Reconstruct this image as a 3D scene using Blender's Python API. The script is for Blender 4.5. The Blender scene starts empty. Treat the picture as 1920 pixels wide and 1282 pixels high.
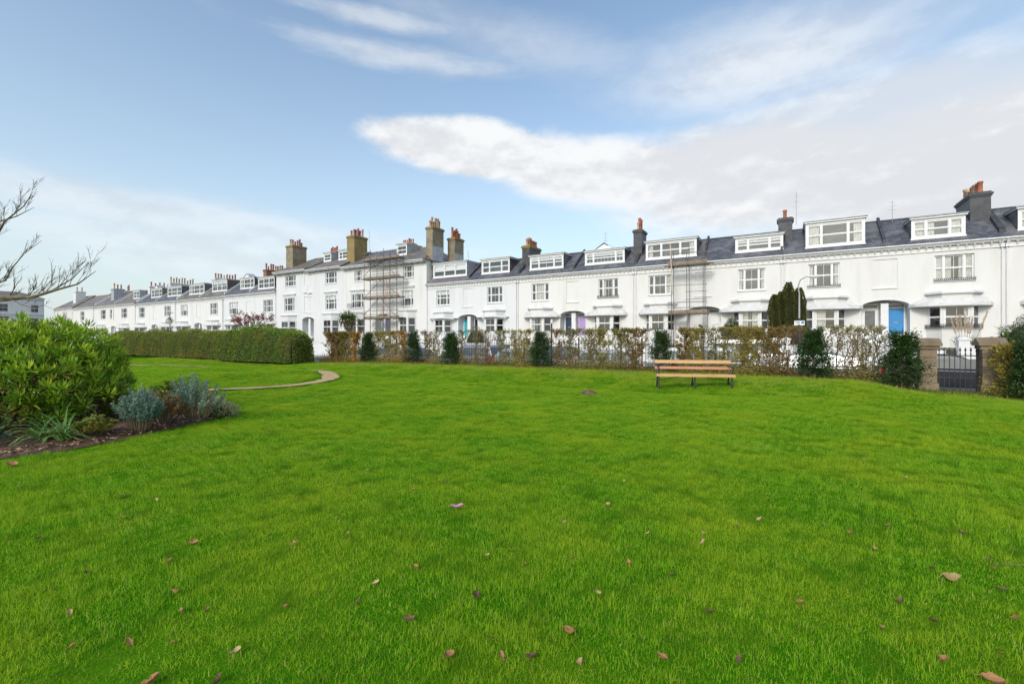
import bpy, math, random
import numpy as np
from mathutils import Vector, Matrix
R = math.radians
scn = bpy.context.scene
# ------------------------------------------------------------------ camera
cam = bpy.data.cameras.new('camera'); cam.lens = 16.01; cam.sensor_width = 36.0
cam.shift_y = -0.0031; cam.clip_end = 6000; cam.clip_start = 0.05
camo = bpy.data.objects.new('camera', cam); scn.collection.objects.link(camo)
camo.location = (0, 0, 1.6); camo.rotation_euler = (R(90), 0, 0)
scn.camera = camo
scn.view_settings.view_transform = 'Standard'; scn.view_settings.look = 'None'
scn.view_settings.gamma = 1.0; scn.view_settings.use_curve_mapping = False
scn.view_settings.exposure = 0.69
scn.cycles.max_bounces = 5; scn.cycles.transparent_max_bounces = 12
scn.cycles.diffuse_bounces = 2; scn.cycles.glossy_bounces = 3
scn.cycles.use_denoising = True; scn.cycles.denoiser = 'OPENIMAGEDENOISE'; scn.cycles.denoising_input_passes = 'RGB_ALBEDO_NORMAL'; scn.cycles.denoising_prefilter = 'NONE'; scn.cycles.use_adaptive_sampling = True; scn.cycles.adaptive_threshold = 0.012
# ------------------------------------------------------------------ sun
SUN_EL, SUN_AZ = R(33), math.atan2(-0.48, -0.88)      # azimuth from +Y towards +X
sd = Vector((math.sin(SUN_AZ)*math.cos(SUN_EL), math.cos(SUN_AZ)*math.cos(SUN_EL), math.sin(SUN_EL)))
sl = bpy.data.lights.new('sun', 'SUN'); sl.energy = 1.05; sl.angle = R(11); sl.color = (1.0, 0.975, 0.955)
so = bpy.data.objects.new('sun', sl); scn.collection.objects.link(so)
so.rotation_euler = sd.to_track_quat('Z', 'Y').to_euler(); so.location = sd*80
# ------------------------------------------------------------------ world: sky with clouds
world = bpy.data.worlds.new('World'); scn.world = world; world.use_nodes = True
wt = world.node_tree; wn = wt.nodes; wl = wt.links; wn.clear()
def wnode(t, **k):
    n = wn.new(t)
    for a, b in k.items(): setattr(n, a, b)
    return n
def wput(sock, v):
    if hasattr(v, 'is_linked') or isinstance(v, bpy.types.NodeSocket): wl.new(v, sock)
    else: sock.default_value = v
def wm(op, a, b=0.0, c=0.0, clamp=False):
    n = wnode('ShaderNodeMath', operation=op, use_clamp=clamp)
    wput(n.inputs[0], a); wput(n.inputs[1], b); wput(n.inputs[2], c)
    return n.outputs[0]
def wsmooth(v, lo, hi):
    n = wnode('ShaderNodeMapRange', interpolation_type='SMOOTHSTEP')
    wput(n.inputs['Value'], v); n.inputs['From Min'].default_value = lo; n.inputs['From Max'].default_value = hi
    return n.outputs['Result']
sky = wnode('ShaderNodeTexSky', sky_type='NISHITA', sun_disc=False)
sky.sun_elevation = SUN_EL; sky.sun_rotation = SUN_AZ % (2*math.pi)
sky.air_density = 1.0; sky.dust_density = 2.2; sky.ozone_density = 1.6; sky.altitude = 20
tc = wnode('ShaderNodeTexCoord')
sx = wnode('ShaderNodeSeparateXYZ'); wl.new(tc.outputs['Generated'], sx.inputs[0])
dx, dy, dz = sx.outputs
az = wm('ARCTAN2', dx, dy)                      # 0 straight down the garden, + to the east
el = wm('ARCSINE', dz)
def noise(vec, scale, detail=6, rough=0.55, dist=0.0, three=False):
    n = wnode('ShaderNodeTexNoise', noise_dimensions='3D' if three else '2D'); wl.new(vec, n.inputs['Vector'])
    n.inputs['Scale'].default_value = scale; n.inputs['Detail'].default_value = detail
    n.inputs['Roughness'].default_value = rough; n.inputs['Distortion'].default_value = dist
    return n.outputs['Fac']
def comb(x, y, z=0.0):
    n = wnode('ShaderNodeCombineXYZ'); wput(n.inputs[0], x); wput(n.inputs[1], y); wput(n.inputs[2], z)
    return n.outputs[0]
pv = comb(az, wm('MULTIPLY', el, 2.2), 0.3)       # flattened cloud space
n_big = noise(pv, 2.6, 3, 0.58)
n_mid = noise(pv, 8.5, 5, 0.6)
n_fine = noise(comb(az, wm('MULTIPLY', el, 5.0), 4.0), 9.0, 4, 0.6)
nz = wm('ADD', wm('MULTIPLY', wm('SUBTRACT', n_big, 0.5), 1.1), wm('MULTIPLY', wm('SUBTRACT', n_mid, 0.5), 0.85))
def lobe(a0, e0, ra, re, rot=0.0, soft=0.35, amp=0.55, streak=0.0):
    """one cloud body: ellipse in azimuth / elevation (degrees), edge broken by noise"""
    ua = wm('SUBTRACT', az, R(a0)); ue = wm('SUBTRACT', el, R(e0)); c, s = math.cos(R(rot)), math.sin(R(rot))
    u = wm('ADD', wm('MULTIPLY', ua, c/R(ra)), wm('MULTIPLY', ue, s/R(ra)))
    v = wm('ADD', wm('MULTIPLY', ua, -s/R(re)), wm('MULTIPLY', ue, c/R(re)))
    d = wm('SQRT', wm('ADD', wm('MULTIPLY', u, u), wm('MULTIPLY', v, v)))
    d = wm('SUBTRACT', d, wm('MULTIPLY', nz, amp))
    if streak: d = wm('SUBTRACT', d, wm('MULTIPLY', wm('SUBTRACT', n_fine, 0.5), streak))
    return wm('SUBTRACT', 1.0, wsmooth(d, 1.0-soft, 1.0+soft))
def mx(*v):
    o = v[0]
    for k in v[1:]: o = wm('MAXIMUM', o, k)
    return o
LOBES_DENSE = [(-5, 22.4, 13.5, 2.9, -4, .20, .62), (12, 19.4, 15, 4.3, -7, .28, .6), (28, 17.0, 19, 6.2, -4, .4, .5), (47, 14, 24, 8.5, -2, .5, .45)]
LOBES_SOFT = [(34, 20.8, 22, 4.0, 3, .5, .5), (48, 15.5, 16, 5.8, -3, .5, .4), (29, 27.6, 13, 3.6, -2, .9, .6)]
LOBES_WISP = [(3.5, 32.6, 14, 2.0, -11, .9, .8, .5), (27, 30.5, 10, 2.2, -3, .9, .8, .4)]
LOBES_THIN = [(-13, 30.9, 11, .9, -1, .9, .6, 1.3), (-16, 34.0, 8, .7, -1, .9, .6, 1.3), (-35, 12.0, 24, 1.9, -3, .7, .55, .6), (-30, 9.0, 24, 2.6, -3, .9, .5, .6)]
dense = mx(*[lobe(*l) for l in LOBES_DENSE])
softc = mx(*[lobe(*l) for l in LOBES_SOFT])
thin = mx(*[lobe(*l) for l in LOBES_THIN]); wisp = mx(*[lobe(*l) for l in LOBES_WISP])
# the same kind of broken cloud goes on round the rest of the sky
pv3 = wnode('ShaderNodeVectorMath', operation='MULTIPLY'); wl.new(tc.outputs['Generated'], pv3.inputs[0]); pv3.inputs[1].default_value = (1, 1, 2.0)
rest = wsmooth(noise(pv3.outputs[0], 1.7, 4, 0.58, 0.0, True), 0.50, 0.66)
away = wsmooth(wm('ABSOLUTE', az), R(62), R(95)); high = wsmooth(el, R(44), R(58))
rest = wm('MULTIPLY', rest, mx(away, high))
cov = mx(dense, wm('MULTIPLY', wisp, 0.32), wm('MULTIPLY', softc, 0.74), wm('MULTIPLY', thin, 0.5), wm('MULTIPLY', rest, 0.85))
# cloud brightness: bright billow tops, greyer undersides
pvs = comb(az, wm('ADD', wm('MULTIPLY', el, 2.2), -0.045), 0.3)
n_sh = noise(pvs, 8.5, 4, 0.6)
n_lo = noise(comb(az, wm('MULTIPLY', el, 2.6), 9.0), 3.2, 3, 0.5)
shade = wm('ADD', wm('MULTIPLY', wm('SUBTRACT', n_sh, n_mid), 1.5), wm('MULTIPLY', wm('SUBTRACT', n_lo, 0.42), 1.1))
shade = wsmooth(wm('ADD', shade, wm('MULTIPLY', wm('MULTIPLY', softc, dense), 0.55)), -0.2, 0.55)
ccol = wnode('ShaderNodeMix', data_type='RGBA'); wl.new(shade, ccol.inputs['Factor'])
ccol.inputs['A'].default_value = (3.9, 3.98, 4.05, 1); ccol.inputs['B'].default_value = (3.15, 3.23, 3.38, 1)
# low haze veil lightens the sky towards the horizon
veil = wm('POWER', wm('SUBTRACT', 1.0, wm('MAXIMUM', dz, 0.0), clamp=True), 3.0)
skym = wnode('ShaderNodeMix', data_type='RGBA'); wl.new(wm('MULTIPLY', veil, 0.9), skym.inputs['Factor'])
skyg = wnode('ShaderNodeMix', data_type='RGBA', blend_type='MULTIPLY'); skyg.inputs['Factor'].default_value = 1.0
wl.new(sky.outputs[0], skyg.inputs['A']); skyg.inputs['B'].default_value = (.99, 1.035, .98, 1)
wl.new(skyg.outputs['Result'], skym.inputs['A']); skym.inputs['B'].default_value = (3.05, 3.42, 3.5, 1)
fin = wnode('ShaderNodeMix', data_type='RGBA'); wl.new(cov, fin.inputs['Factor'])
wl.new(skym.outputs['Result'], fin.inputs['A']); wl.new(ccol.outputs['Result'], fin.inputs['B'])
bg = wnode('ShaderNodeBackground'); bg.inputs['Strength'].default_value = 0.15
wl.new(fin.outputs['Result'], bg.inputs['Color'])
wo = wnode('ShaderNodeOutputWorld'); wl.new(bg.outputs[0], wo.inputs[0])

# ------------------------------------------------------------------ survey frame
D = Vector((-.8564, .5163)); N = Vector((.5163, .8564)); PHI = math.atan2(D.y, D.x)
def W(s, n, z=0.0): return Vector((n*N.x+s*D.x, n*N.y+s*D.y, z))       # s along the terrace, n away from the camera
def sstep(v, a, b):
    t = np.clip((v-a)/(b-a), 0, 1); return t*t*(3-2*t)
def ground(x, y):
    x = np.asarray(x, float); y = np.asarray(y, float)
    n = x*N.x+y*N.y; s = x*D.x+y*D.y
    h = .035*np.sin(x*.45+1)*np.sin(y*.37)+.02*np.sin(x*1.05+y*.83)+.010*np.sin(x*2.3-y*1.7)
    h = h+.30*sstep(n, 14.6, 17.6)*sstep(s, -4.2, -1.5)*(1-sstep(s, 14, 30)*.6)
    h = h-.07*np.exp(-((n-14.2)/.55)**2)*sstep(s, -1, 4)
    h = h+.30*np.exp(-(((x+13)/5)**2+((y-19.3)/3.6)**2))
    return h
# ------------------------------------------------------------------ materials
MATS = {}
def mat(name, c1, c2=None, rough=.6, ns=6.0, bump=0.0, bs=60.0, metal=0.0, spec=.5, lo=.35, hi=.65, coord='pos', detail=5, stretch=(1, 1, 1)):
    if name in MATS: return MATS[name]
    m = bpy.data.materials.new(name); m.use_nodes = True; t = m.node_tree; b = t.nodes['Principled BSDF']
    b.inputs['Roughness'].default_value = rough; b.inputs['Metallic'].default_value = metal
    b.inputs['Specular IOR Level'].default_value = spec
    if coord == 'pos': vec = t.nodes.new('ShaderNodeNewGeometry').outputs['Position']
    else: vec = t.nodes.new('ShaderNodeTexCoord').outputs['Object']
    mp = t.nodes.new('ShaderNodeMapping'); mp.inputs['Scale'].default_value = stretch; t.links.new(vec, mp.inputs[0]); vec = mp.outputs[0]
    if c2 is not None:
        nt = t.nodes.new('ShaderNodeTexNoise'); nt.inputs['Scale'].default_value = ns; nt.inputs['Detail'].default_value = detail
        t.links.new(vec, nt.inputs['Vector'])
        mr = t.nodes.new('ShaderNodeMapRange'); mr.inputs['From Min'].default_value = lo; mr.inputs['From Max'].default_value = hi
        t.links.new(nt.outputs['Fac'], mr.inputs['Value'])
        mi = t.nodes.new('ShaderNodeMix'); mi.data_type = 'RGBA'; t.links.new(mr.outputs[0], mi.inputs['Factor'])
        mi.inputs['A'].default_value = (*c1, 1); mi.inputs['B'].default_value = (*c2, 1)
        t.links.new(mi.outputs['Result'], b.inputs['Base Color'])
    else: b.inputs['Base Color'].default_value = (*c1, 1)
    if bump:
        nb = t.nodes.new('ShaderNodeTexNoise'); nb.inputs['Scale'].default_value = bs; nb.inputs['Detail'].default_value = 4
        t.links.new(vec, nb.inputs['Vector'])
        bp = t.nodes.new('ShaderNodeBump'); bp.inputs['Strength'].default_value = bump; bp.inputs['Distance'].default_value = .02
        t.links.new(nb.outputs['Fac'], bp.inputs['Height']); t.links.new(bp.outputs[0], b.inputs['Normal'])
    MATS[name] = m; return m
def leafmat(name, cols, trans=.35, rough=.5, patch=0.0, pscale=.6, pcol=None, spec=.3, turf=False):
    """cols: ramp over the per-leaf attribute 'tint'; optional large patches of another colour"""
    if name in MATS: return MATS[name]
    m = bpy.data.materials.new(name); m.use_nodes = True; t = m.node_tree; b = t.nodes['Principled BSDF']
    a = t.nodes.new('ShaderNodeAttribute'); a.attribute_name = 'tint'
    r = t.nodes.new('ShaderNodeValToRGB'); cr = r.color_ramp
    while len(cr.elements) < len(cols): cr.elements.new(.5)
    for i, c in enumerate(cols): cr.elements[i].position = i/max(1, len(cols)-1); cr.elements[i].color = (*c, 1)
    t.links.new(a.outputs['Fac'], r.inputs[0]); col = r.outputs[0]
    if pcol:
        g = t.nodes.new('ShaderNodeNewGeometry'); nt = t.nodes.new('ShaderNodeTexNoise'); nt.inputs['Scale'].default_value = pscale; nt.inputs['Detail'].default_value = 6
        nt.inputs['Roughness'].default_value = .65
        t.links.new(g.outputs['Position'], nt.inputs['Vector'])
        mr = t.nodes.new('ShaderNodeMapRange'); mr.inputs['From Min'].default_value = .43; mr.inputs['From Max'].default_value = .68; mr.inputs['To Max'].default_value = patch
        t.links.new(nt.outputs['Fac'], mr.inputs['Value'])
        mi = t.nodes.new('ShaderNodeMix'); mi.data_type = 'RGBA'; t.links.new(mr.outputs[0], mi.inputs['Factor']); t.links.new(col, mi.inputs['A']); mi.inputs['B'].default_value = (*pcol, 1)
        col = mi.outputs['Result']
    up = None
    if turf:                                                     # finer clumps of deeper green; blades lit as a turf
        n2 = t.nodes.new('ShaderNodeTexNoise'); n2.inputs['Scale'].default_value = 3.1; n2.inputs['Detail'].default_value = 5; n2.inputs['Roughness'].default_value = .6; t.links.new(g.outputs['Position'], n2.inputs['Vector'])
        m2 = t.nodes.new('ShaderNodeMapRange'); m2.inputs['From Min'].default_value = .5; m2.inputs['From Max'].default_value = .74; m2.inputs['To Max'].default_value = .85; t.links.new(n2.outputs['Fac'], m2.inputs['Value'])
        x2 = t.nodes.new('ShaderNodeMix'); x2.data_type = 'RGBA'; t.links.new(m2.outputs[0], x2.inputs['Factor']); t.links.new(col, x2.inputs['A']); x2.inputs['B'].default_value = (*turf, 1); col = x2.outputs['Result']
        up = t.nodes.new('ShaderNodeCombineXYZ'); up.inputs[2].default_value = 1.0
        va = t.nodes.new('ShaderNodeVectorMath'); va.operation = 'MULTIPLY_ADD'; t.links.new(g.outputs['Normal'], va.inputs[0]); va.inputs[1].default_value = (.8, .8, .8); t.links.new(up.outputs[0], va.inputs[2])
        vn = t.nodes.new('ShaderNodeVectorMath'); vn.operation = 'NORMALIZE'; t.links.new(va.outputs[0], vn.inputs[0]); t.links.new(vn.outputs[0], b.inputs['Normal'])
    t.links.new(col, b.inputs['Base Color']); b.inputs['Roughness'].default_value = rough; b.inputs['Specular IOR Level'].default_value = spec
    tr = t.nodes.new('ShaderNodeBsdfTranslucent'); t.links.new(col, tr.inputs['Color'])
    ms = t.nodes.new('ShaderNodeMixShader'); ms.inputs[0].default_value = trans
    t.links.new(b.outputs[0], ms.inputs[1]); t.links.new(tr.outputs[0], ms.inputs[2])
    t.links.new(ms.outputs[0], t.nodes['Material Output'].inputs[0])
    MATS[name] = m; return m
def glassmat(name, tint=(.9, .93, .95), refl=1.0):
    m = bpy.data.materials.new(name); m.use_nodes = True; t = m.node_tree; t.nodes.remove(t.nodes['Principled BSDF'])
    tr = t.nodes.new('ShaderNodeBsdfTransparent'); tr.inputs[0].default_value = (*tint, 1)
    gl = t.nodes.new('ShaderNodeBsdfGlossy'); gl.inputs['Roughness'].default_value = .02; gl.inputs['Color'].default_value = (.95, .97, 1, 1)
    nt = t.nodes.new('ShaderNodeTexNoise'); nt.inputs['Scale'].default_value = 1.6; g = t.nodes.new('ShaderNodeNewGeometry'); t.links.new(g.outputs['Position'], nt.inputs['Vector'])
    bp = t.nodes.new('ShaderNodeBump'); bp.inputs['Strength'].default_value = .12; bp.inputs['Distance'].default_value = .05
    t.links.new(nt.outputs['Fac'], bp.inputs['Height']); t.links.new(bp.outputs[0], gl.inputs['Normal'])
    fr = t.nodes.new('ShaderNodeFresnel'); fr.inputs[0].default_value = 1.5
    mu = t.nodes.new('ShaderNodeMath'); mu.operation = 'MULTIPLY_ADD'; mu.inputs[1].default_value = 1.15*refl; mu.inputs[2].default_value = .07*refl; mu.use_clamp = True
    t.links.new(fr.outputs[0], mu.inputs[0])
    ms = t.nodes.new('ShaderNodeMixShader'); t.links.new(mu.outputs[0], ms.inputs[0]); t.links.new(tr.outputs[0], ms.inputs[1]); t.links.new(gl.outputs[0], ms.inputs[2])
    t.links.new(ms.outputs[0], t.nodes['Material Output'].inputs[0]); MATS[name] = m; return m
def slatemat(name, c1, c2, c3, cw=.30, rh=.20):
    m = bpy.data.materials.new(name); m.use_nodes = True; t = m.node_tree; b = t.nodes['Principled BSDF']
    tcn = t.nodes.new('ShaderNodeTexCoord'); sp = t.nodes.new('ShaderNodeSeparateXYZ'); t.links.new(tcn.outputs['Object'], sp.inputs[0])
    cb = t.nodes.new('ShaderNodeCombineXYZ'); t.links.new(sp.outputs[0], cb.inputs[0])
    mz = t.nodes.new('ShaderNodeMath'); mz.operation = 'MULTIPLY'; mz.inputs[1].default_value = 1.65; t.links.new(sp.outputs[2], mz.inputs[0]); t.links.new(mz.outputs[0], cb.inputs[1])
    br = t.nodes.new('ShaderNodeTexBrick'); t.links.new(cb.outputs[0], br.inputs['Vector']); br.inputs['Scale'].default_value = 1.0
    br.inputs['Brick Width'].default_value = cw; br.inputs['Row Height'].default_value = rh; br.inputs['Mortar Size'].default_value = .02
    br.inputs['Color1'].default_value = (*c1, 1); br.inputs['Color2'].default_value = (*c2, 1); br.inputs['Mortar'].default_value = (c1[0]*.4, c1[1]*.4, c1[2]*.4, 1); br.inputs['Bias'].default_value = 0
    nt = t.nodes.new('ShaderNodeTexNoise'); nt.inputs['Scale'].default_value = .9; nt.inputs['Detail'].default_value = 7; t.links.new(tcn.outputs['Object'], nt.inputs['Vector'])
    mr = t.nodes.new('ShaderNodeMapRange'); mr.inputs['From Min'].default_value = .48; mr.inputs['From Max'].default_value = .72; t.links.new(nt.outputs['Fac'], mr.inputs['Value'])
    mi = t.nodes.new('ShaderNodeMix'); mi.data_type = 'RGBA'; t.links.new(mr.outputs[0], mi.inputs['Factor']); t.links.new(br.outputs['Color'], mi.inputs['A']); mi.inputs['B'].default_value = (*c3, 1)
    t.links.new(mi.outputs['Result'], b.inputs['Base Color']); b.inputs['Roughness'].default_value = .5
    bp = t.nodes.new('ShaderNodeBump'); bp.inputs['Strength'].default_value = .9; bp.inputs['Distance'].default_value = .025
    inv = t.nodes.new('ShaderNodeMath'); inv.operation = 'SUBTRACT'; inv.inputs[0].default_value = 1; t.links.new(br.outputs['Fac'], inv.inputs[1])
    t.links.new(inv.outputs[0], bp.inputs['Height']); t.links.new(bp.outputs[0], b.inputs['Normal']); MATS[name] = m; return m
M_WALL = mat('white_stucco', (.695, .695, .69), (.60, .59, .57), .75, ns=1.1, bump=.03, bs=9, lo=.5, hi=.85, detail=9, stretch=(1, 1, .16))
M_WALLS = [M_WALL, mat('warm_white_stucco', (.705, .695, .675), (.60, .58, .55), .75, ns=1.3, lo=.5, hi=.85, detail=9, stretch=(1, 1, .16)), mat('cool_white_stucco', (.67, .68, .69), (.58, .58, .575), .7, ns=.9, lo=.48, hi=.85, detail=9, stretch=(1, 1, .16))]
M_WALL2 = mat('cream_stucco', (.66, .645, .61), (.58, .56, .51), .8, ns=.7, bump=.04, bs=26, lo=.45, hi=.75, detail=8)
M_TRIM = mat('white_trim', (.70, .70, .705), (.58, .575, .555), .6, ns=1.6, lo=.5, hi=.8, detail=8)
M_MOULD = mat('weathered_moulding', (.63, .625, .615), (.53, .52, .50), .8, ns=2.2, lo=.4, hi=.8, detail=8)
M_FRAME = mat('white_paint', (.76, .76, .76), None, .4)
M_GLASS = glassmat('window_glass')
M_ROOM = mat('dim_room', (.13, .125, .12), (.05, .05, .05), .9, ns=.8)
M_CURT = mat('curtain_cloth', (.74, .71, .64), (.60, .57, .50), .9, ns=3)
M_BLIND = mat('white_blind', (.82, .82, .80), None, .8)
M_SLATE = slatemat('grey_slate', (.075, .08, .10), (.16, .165, .19), (.20, .20, .20))
M_SLATE_B = slatemat('brown_slate', (.15, .13, .12), (.21, .185, .165), (.29, .26, .20))
M_SLATE_C = slatemat('mauve_slate', (.15, .135, .155), (.20, .18, .205), (.25, .23, .23))
M_LEAD = mat('dark_lead', (.035, .036, .042), (.07, .07, .078), .55, ns=2)
M_LEADG = mat('grey_lead', (.30, .32, .35), (.42, .44, .47), .5, ns=1.6)
M_IRON = mat('black_iron', (.015, .015, .017), (.04, .036, .033), .5, ns=8)
M_POT = mat('terracotta_pot', (.46, .15, .08), (.30, .10, .06), .8, ns=5)
M_POTB = mat('buff_pot', (.56, .36, .22), (.40, .22, .13), .8, ns=5)
M_BRICKC = mat('chimney_render', (.30, .25, .18), (.20, .17, .11), .9, ns=1.4, bump=.4, bs=20, detail=8)
M_LICHEN = mat('lichen_render', (.22, .17, .085), (.30, .225, .08), .9, ns=1.4, bump=.4, bs=20, detail=8)
M_BRICK = mat('red_brick', (.30, .13, .08), (.22, .12, .09), .9, ns=4, bump=.4, bs=20)
M_STONE = mat('brown_stone', (.27, .20, .135), (.18, .135, .09), .9, ns=2.5, bump=.5, bs=18, detail=8)
M_WOOD = mat('varnished_slat', (.60, .37, .17), (.50, .28, .11), .45, ns=3, stretch=(1, 1, 14))
M_WOOD2 = mat('reddish_slat', (.50, .22, .10), (.40, .16, .07), .45, ns=3, stretch=(1, 1, 14))
M_BOARD = mat('scaffold_board', (.32, .25, .18), (.21, .165, .12), .85, ns=3)
M_TUBE = mat('scaffold_tube', (.21, .20, .19), (.15, .12, .095), .6, ns=4, metal=.2)
M_TUBEW = mat('pale_pole', (.62, .52, .40), (.5, .4, .28), .7, ns=4)
M_BARK = mat('grey_bark', (.17, .14, .105), (.10, .085, .06), .9, ns=9, bump=.4, bs=40)
M_TWIG = mat('brown_twig', (.10, .075, .05), (.20, .15, .10), .9, ns=4)
M_BOUGH = mat('lichen_bough', (.20, .165, .09), (.12, .10, .075), .9, ns=7, bump=.5, bs=40)
def paint(name, c, rough=.35): return mat(name, c, None, rough)

# ------------------------------------------------------------------ mesh helpers
COL = scn.collection
class MB:
    def __init__(s): s.v = []; s.f = []; s.m = []
    def add(s, vs, fs, mi=0):
        b = len(s.v); s.v += [tuple(p) for p in vs]; s.f += [tuple(i+b for i in f) for f in fs]; s.m += [mi]*len(fs); return s
    def box(s, x0, x1, y0, y1, z0, z1, mi=0):
        if x0 > x1: x0, x1 = x1, x0
        if y0 > y1: y0, y1 = y1, y0
        return s.add([(x0, y0, z0), (x1, y0, z0), (x1, y1, z0), (x0, y1, z0), (x0, y0, z1), (x1, y0, z1), (x1, y1, z1), (x0, y1, z1)],
                     [(0, 3, 2, 1), (4, 5, 6, 7), (0, 1, 5, 4), (1, 2, 6, 5), (2, 3, 7, 6), (3, 0, 4, 7)], mi)
    def prism(s, poly, axis, a, b, mi=0):
        """polygon in the two other axes, pulled from a to b along axis (0,1,2)"""
        def p(u, v, w): return {0: (w, u, v), 1: (u, w, v), 2: (u, v, w)}[axis]
        k = len(poly); vs = [p(u, v, a) for u, v in poly]+[p(u, v, b) for u, v in poly]
        fs = [tuple(range(k))[::-1], tuple(range(k, 2*k))]+[(i, (i+1) % k, k+(i+1) % k, k+i) for i in range(k)]
        return s.add(vs, fs, mi)
    def tube(s, pts, rad, sides=6, mi=0, cap=True):
        pts = [Vector(p) for p in pts]; rad = rad if isinstance(rad, (list, tuple)) else [rad]*len(pts); b = len(s.v)
        ref = Vector((.3, .2, 1)) if abs((pts[-1]-pts[0]).normalized().z) < .9 else Vector((1, .2, .1))
        for i, p in enumerate(pts):
            d = (pts[min(i+1, len(pts)-1)]-pts[max(i-1, 0)]).normalized()
            a = d.cross(ref).normalized(); c = d.cross(a)
            for k in range(sides):
                t = 2*math.pi*k/sides; s.v.append(tuple(p+(a*math.cos(t)+c*math.sin(t))*rad[i]))
        for i in range(len(pts)-1):
            for k in range(sides):
                k2 = (k+1) % sides; s.f.append((b+i*sides+k, b+i*sides+k2, b+(i+1)*sides+k2, b+(i+1)*sides+k)); s.m.append(mi)
        if cap:
            s.f.append(tuple(b+k for k in range(sides))); s.m.append(mi)
            e = b+(len(pts)-1)*sides; s.f.append(tuple(e+k for k in range(sides))[::-1]); s.m.append(mi)
        return s
    def lathe(s, prof, c=(0, 0, 0), sides=12, mi=0):
        b = len(s.v)
        for r, z in prof:
            for k in range(sides):
                t = 2*math.pi*k/sides; s.v.append((c[0]+r*math.cos(t), c[1]+r*math.sin(t), c[2]+z))
        for i in range(len(prof)-1):
            for k in range(sides):
                k2 = (k+1) % sides; s.f.append((b+i*sides+k, b+i*sides+k2, b+(i+1)*sides+k2, b+(i+1)*sides+k)); s.m.append(mi)
        e = b+(len(prof)-1)*sides; s.f.append(tuple(e+k for k in range(sides))); s.m.append(mi)
        s.f.append(tuple(b+k for k in range(sides))[::-1]); s.m.append(mi)
        return s
    def mesh(s, name, mats, smooth=False):
        me = bpy.data.meshes.new(name); me.from_pydata(s.v, [], s.f)
        for m in (mats if isinstance(mats, (list, tuple)) else [mats]): me.materials.append(m)
        if any(s.m): me.polygons.foreach_set('material_index', s.m)
        if smooth: me.polygons.foreach_set('use_smooth', [True]*len(s.f))
        me.update(); return me
    def build(s, name, mats, parent=None, smooth=False, loc=None, rz=0.0):
        return link(name, s.mesh(name, mats, smooth), parent, loc, rz)
def link(name, me, parent=None, loc=None, rz=0.0):
    o = bpy.data.objects.new(name, me); COL.objects.link(o)
    if parent is not None: o.parent = parent
    if loc is not None: o.location = loc
    if rz: o.rotation_euler.z = rz
    return o
LABELS = {}
def tag(o, label, cat, group=None, kind=None):
    if label in LABELS and not group: print('DUP LABEL', label)
    LABELS[label] = 1; o['label'] = label; o['category'] = cat
    if group: o['group'] = group
    if kind: o['kind'] = kind
    return o
def thing(name, label, cat, loc=(0, 0, 0), rz=0.0, group=None):
    o = link(name, None, None, loc, rz); o.empty_display_size = .3; return tag(o, label, cat, group)
def struct(name, me_or_mb, m=None, kind='structure', label=None, cat=None):
    o = me_or_mb.build(name, m) if isinstance(me_or_mb, MB) else link(name, me_or_mb)
    o['kind'] = kind
    if label: o['label'] = label; o['category'] = cat
    return o
def arr_mesh(name, V, F, mats, tint=None, smooth=False):
    """numpy verts (n,3) + faces (m,k) -> mesh; tint per vertex"""
    me = bpy.data.meshes.new(name); k = F.shape[1]
    me.vertices.add(len(V)); me.vertices.foreach_set('co', np.ascontiguousarray(V, np.float32).ravel())
    me.loops.add(F.size); me.loops.foreach_set('vertex_index', np.ascontiguousarray(F, np.int32).ravel())
    me.polygons.add(len(F)); me.polygons.foreach_set('loop_start', np.arange(0, F.size, k, dtype=np.int32))
    if smooth: me.polygons.foreach_set('use_smooth', np.ones(len(F), bool))
    me.materials.append(mats)
    if tint is not None:
        a = me.attributes.new('tint', 'FLOAT', 'POINT'); a.data.foreach_set('value', np.ascontiguousarray(tint, np.float32))
    me.update(calc_edges=True); me.validate(); return me
def unit(a): return a/np.maximum(np.linalg.norm(a, axis=-1, keepdims=True), 1e-9)
def leaves(P, Dr, L, Wd, rng, tint, bend=.25, flat=None):
    """folded, bent leaf per row: base P, direction Dr, length L, width Wd -> (V, F quads, tint)"""
    n = len(P); Dr = unit(Dr); L = np.broadcast_to(L, n)[:, None]; Wd = np.broadcast_to(Wd, n)[:, None]
    rv = rng.normal(size=(n, 3)) if flat is None else flat
    side = unit(np.cross(Dr, rv)); up = np.cross(side, Dr)
    mid = P+Dr*L*.5+up*L*bend*.3; tip = P+Dr*L*(1-.2*bend)-up*L*bend*.35
    a = mid+side*Wd*.5; b = mid-side*Wd*.5
    V = np.stack([P, a, tip, b], 1).reshape(-1, 3); F = np.arange(n*4, dtype=np.int32).reshape(n, 4)
    return V, F, np.repeat(tint, 4)
def join(parts):
    V = []; F = []; T = []; b = 0
    for v, f, t in parts: V.append(v); F.append(f+b); T.append(t); b += len(v)
    return np.concatenate(V), np.concatenate(F), np.concatenate(T)
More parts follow.
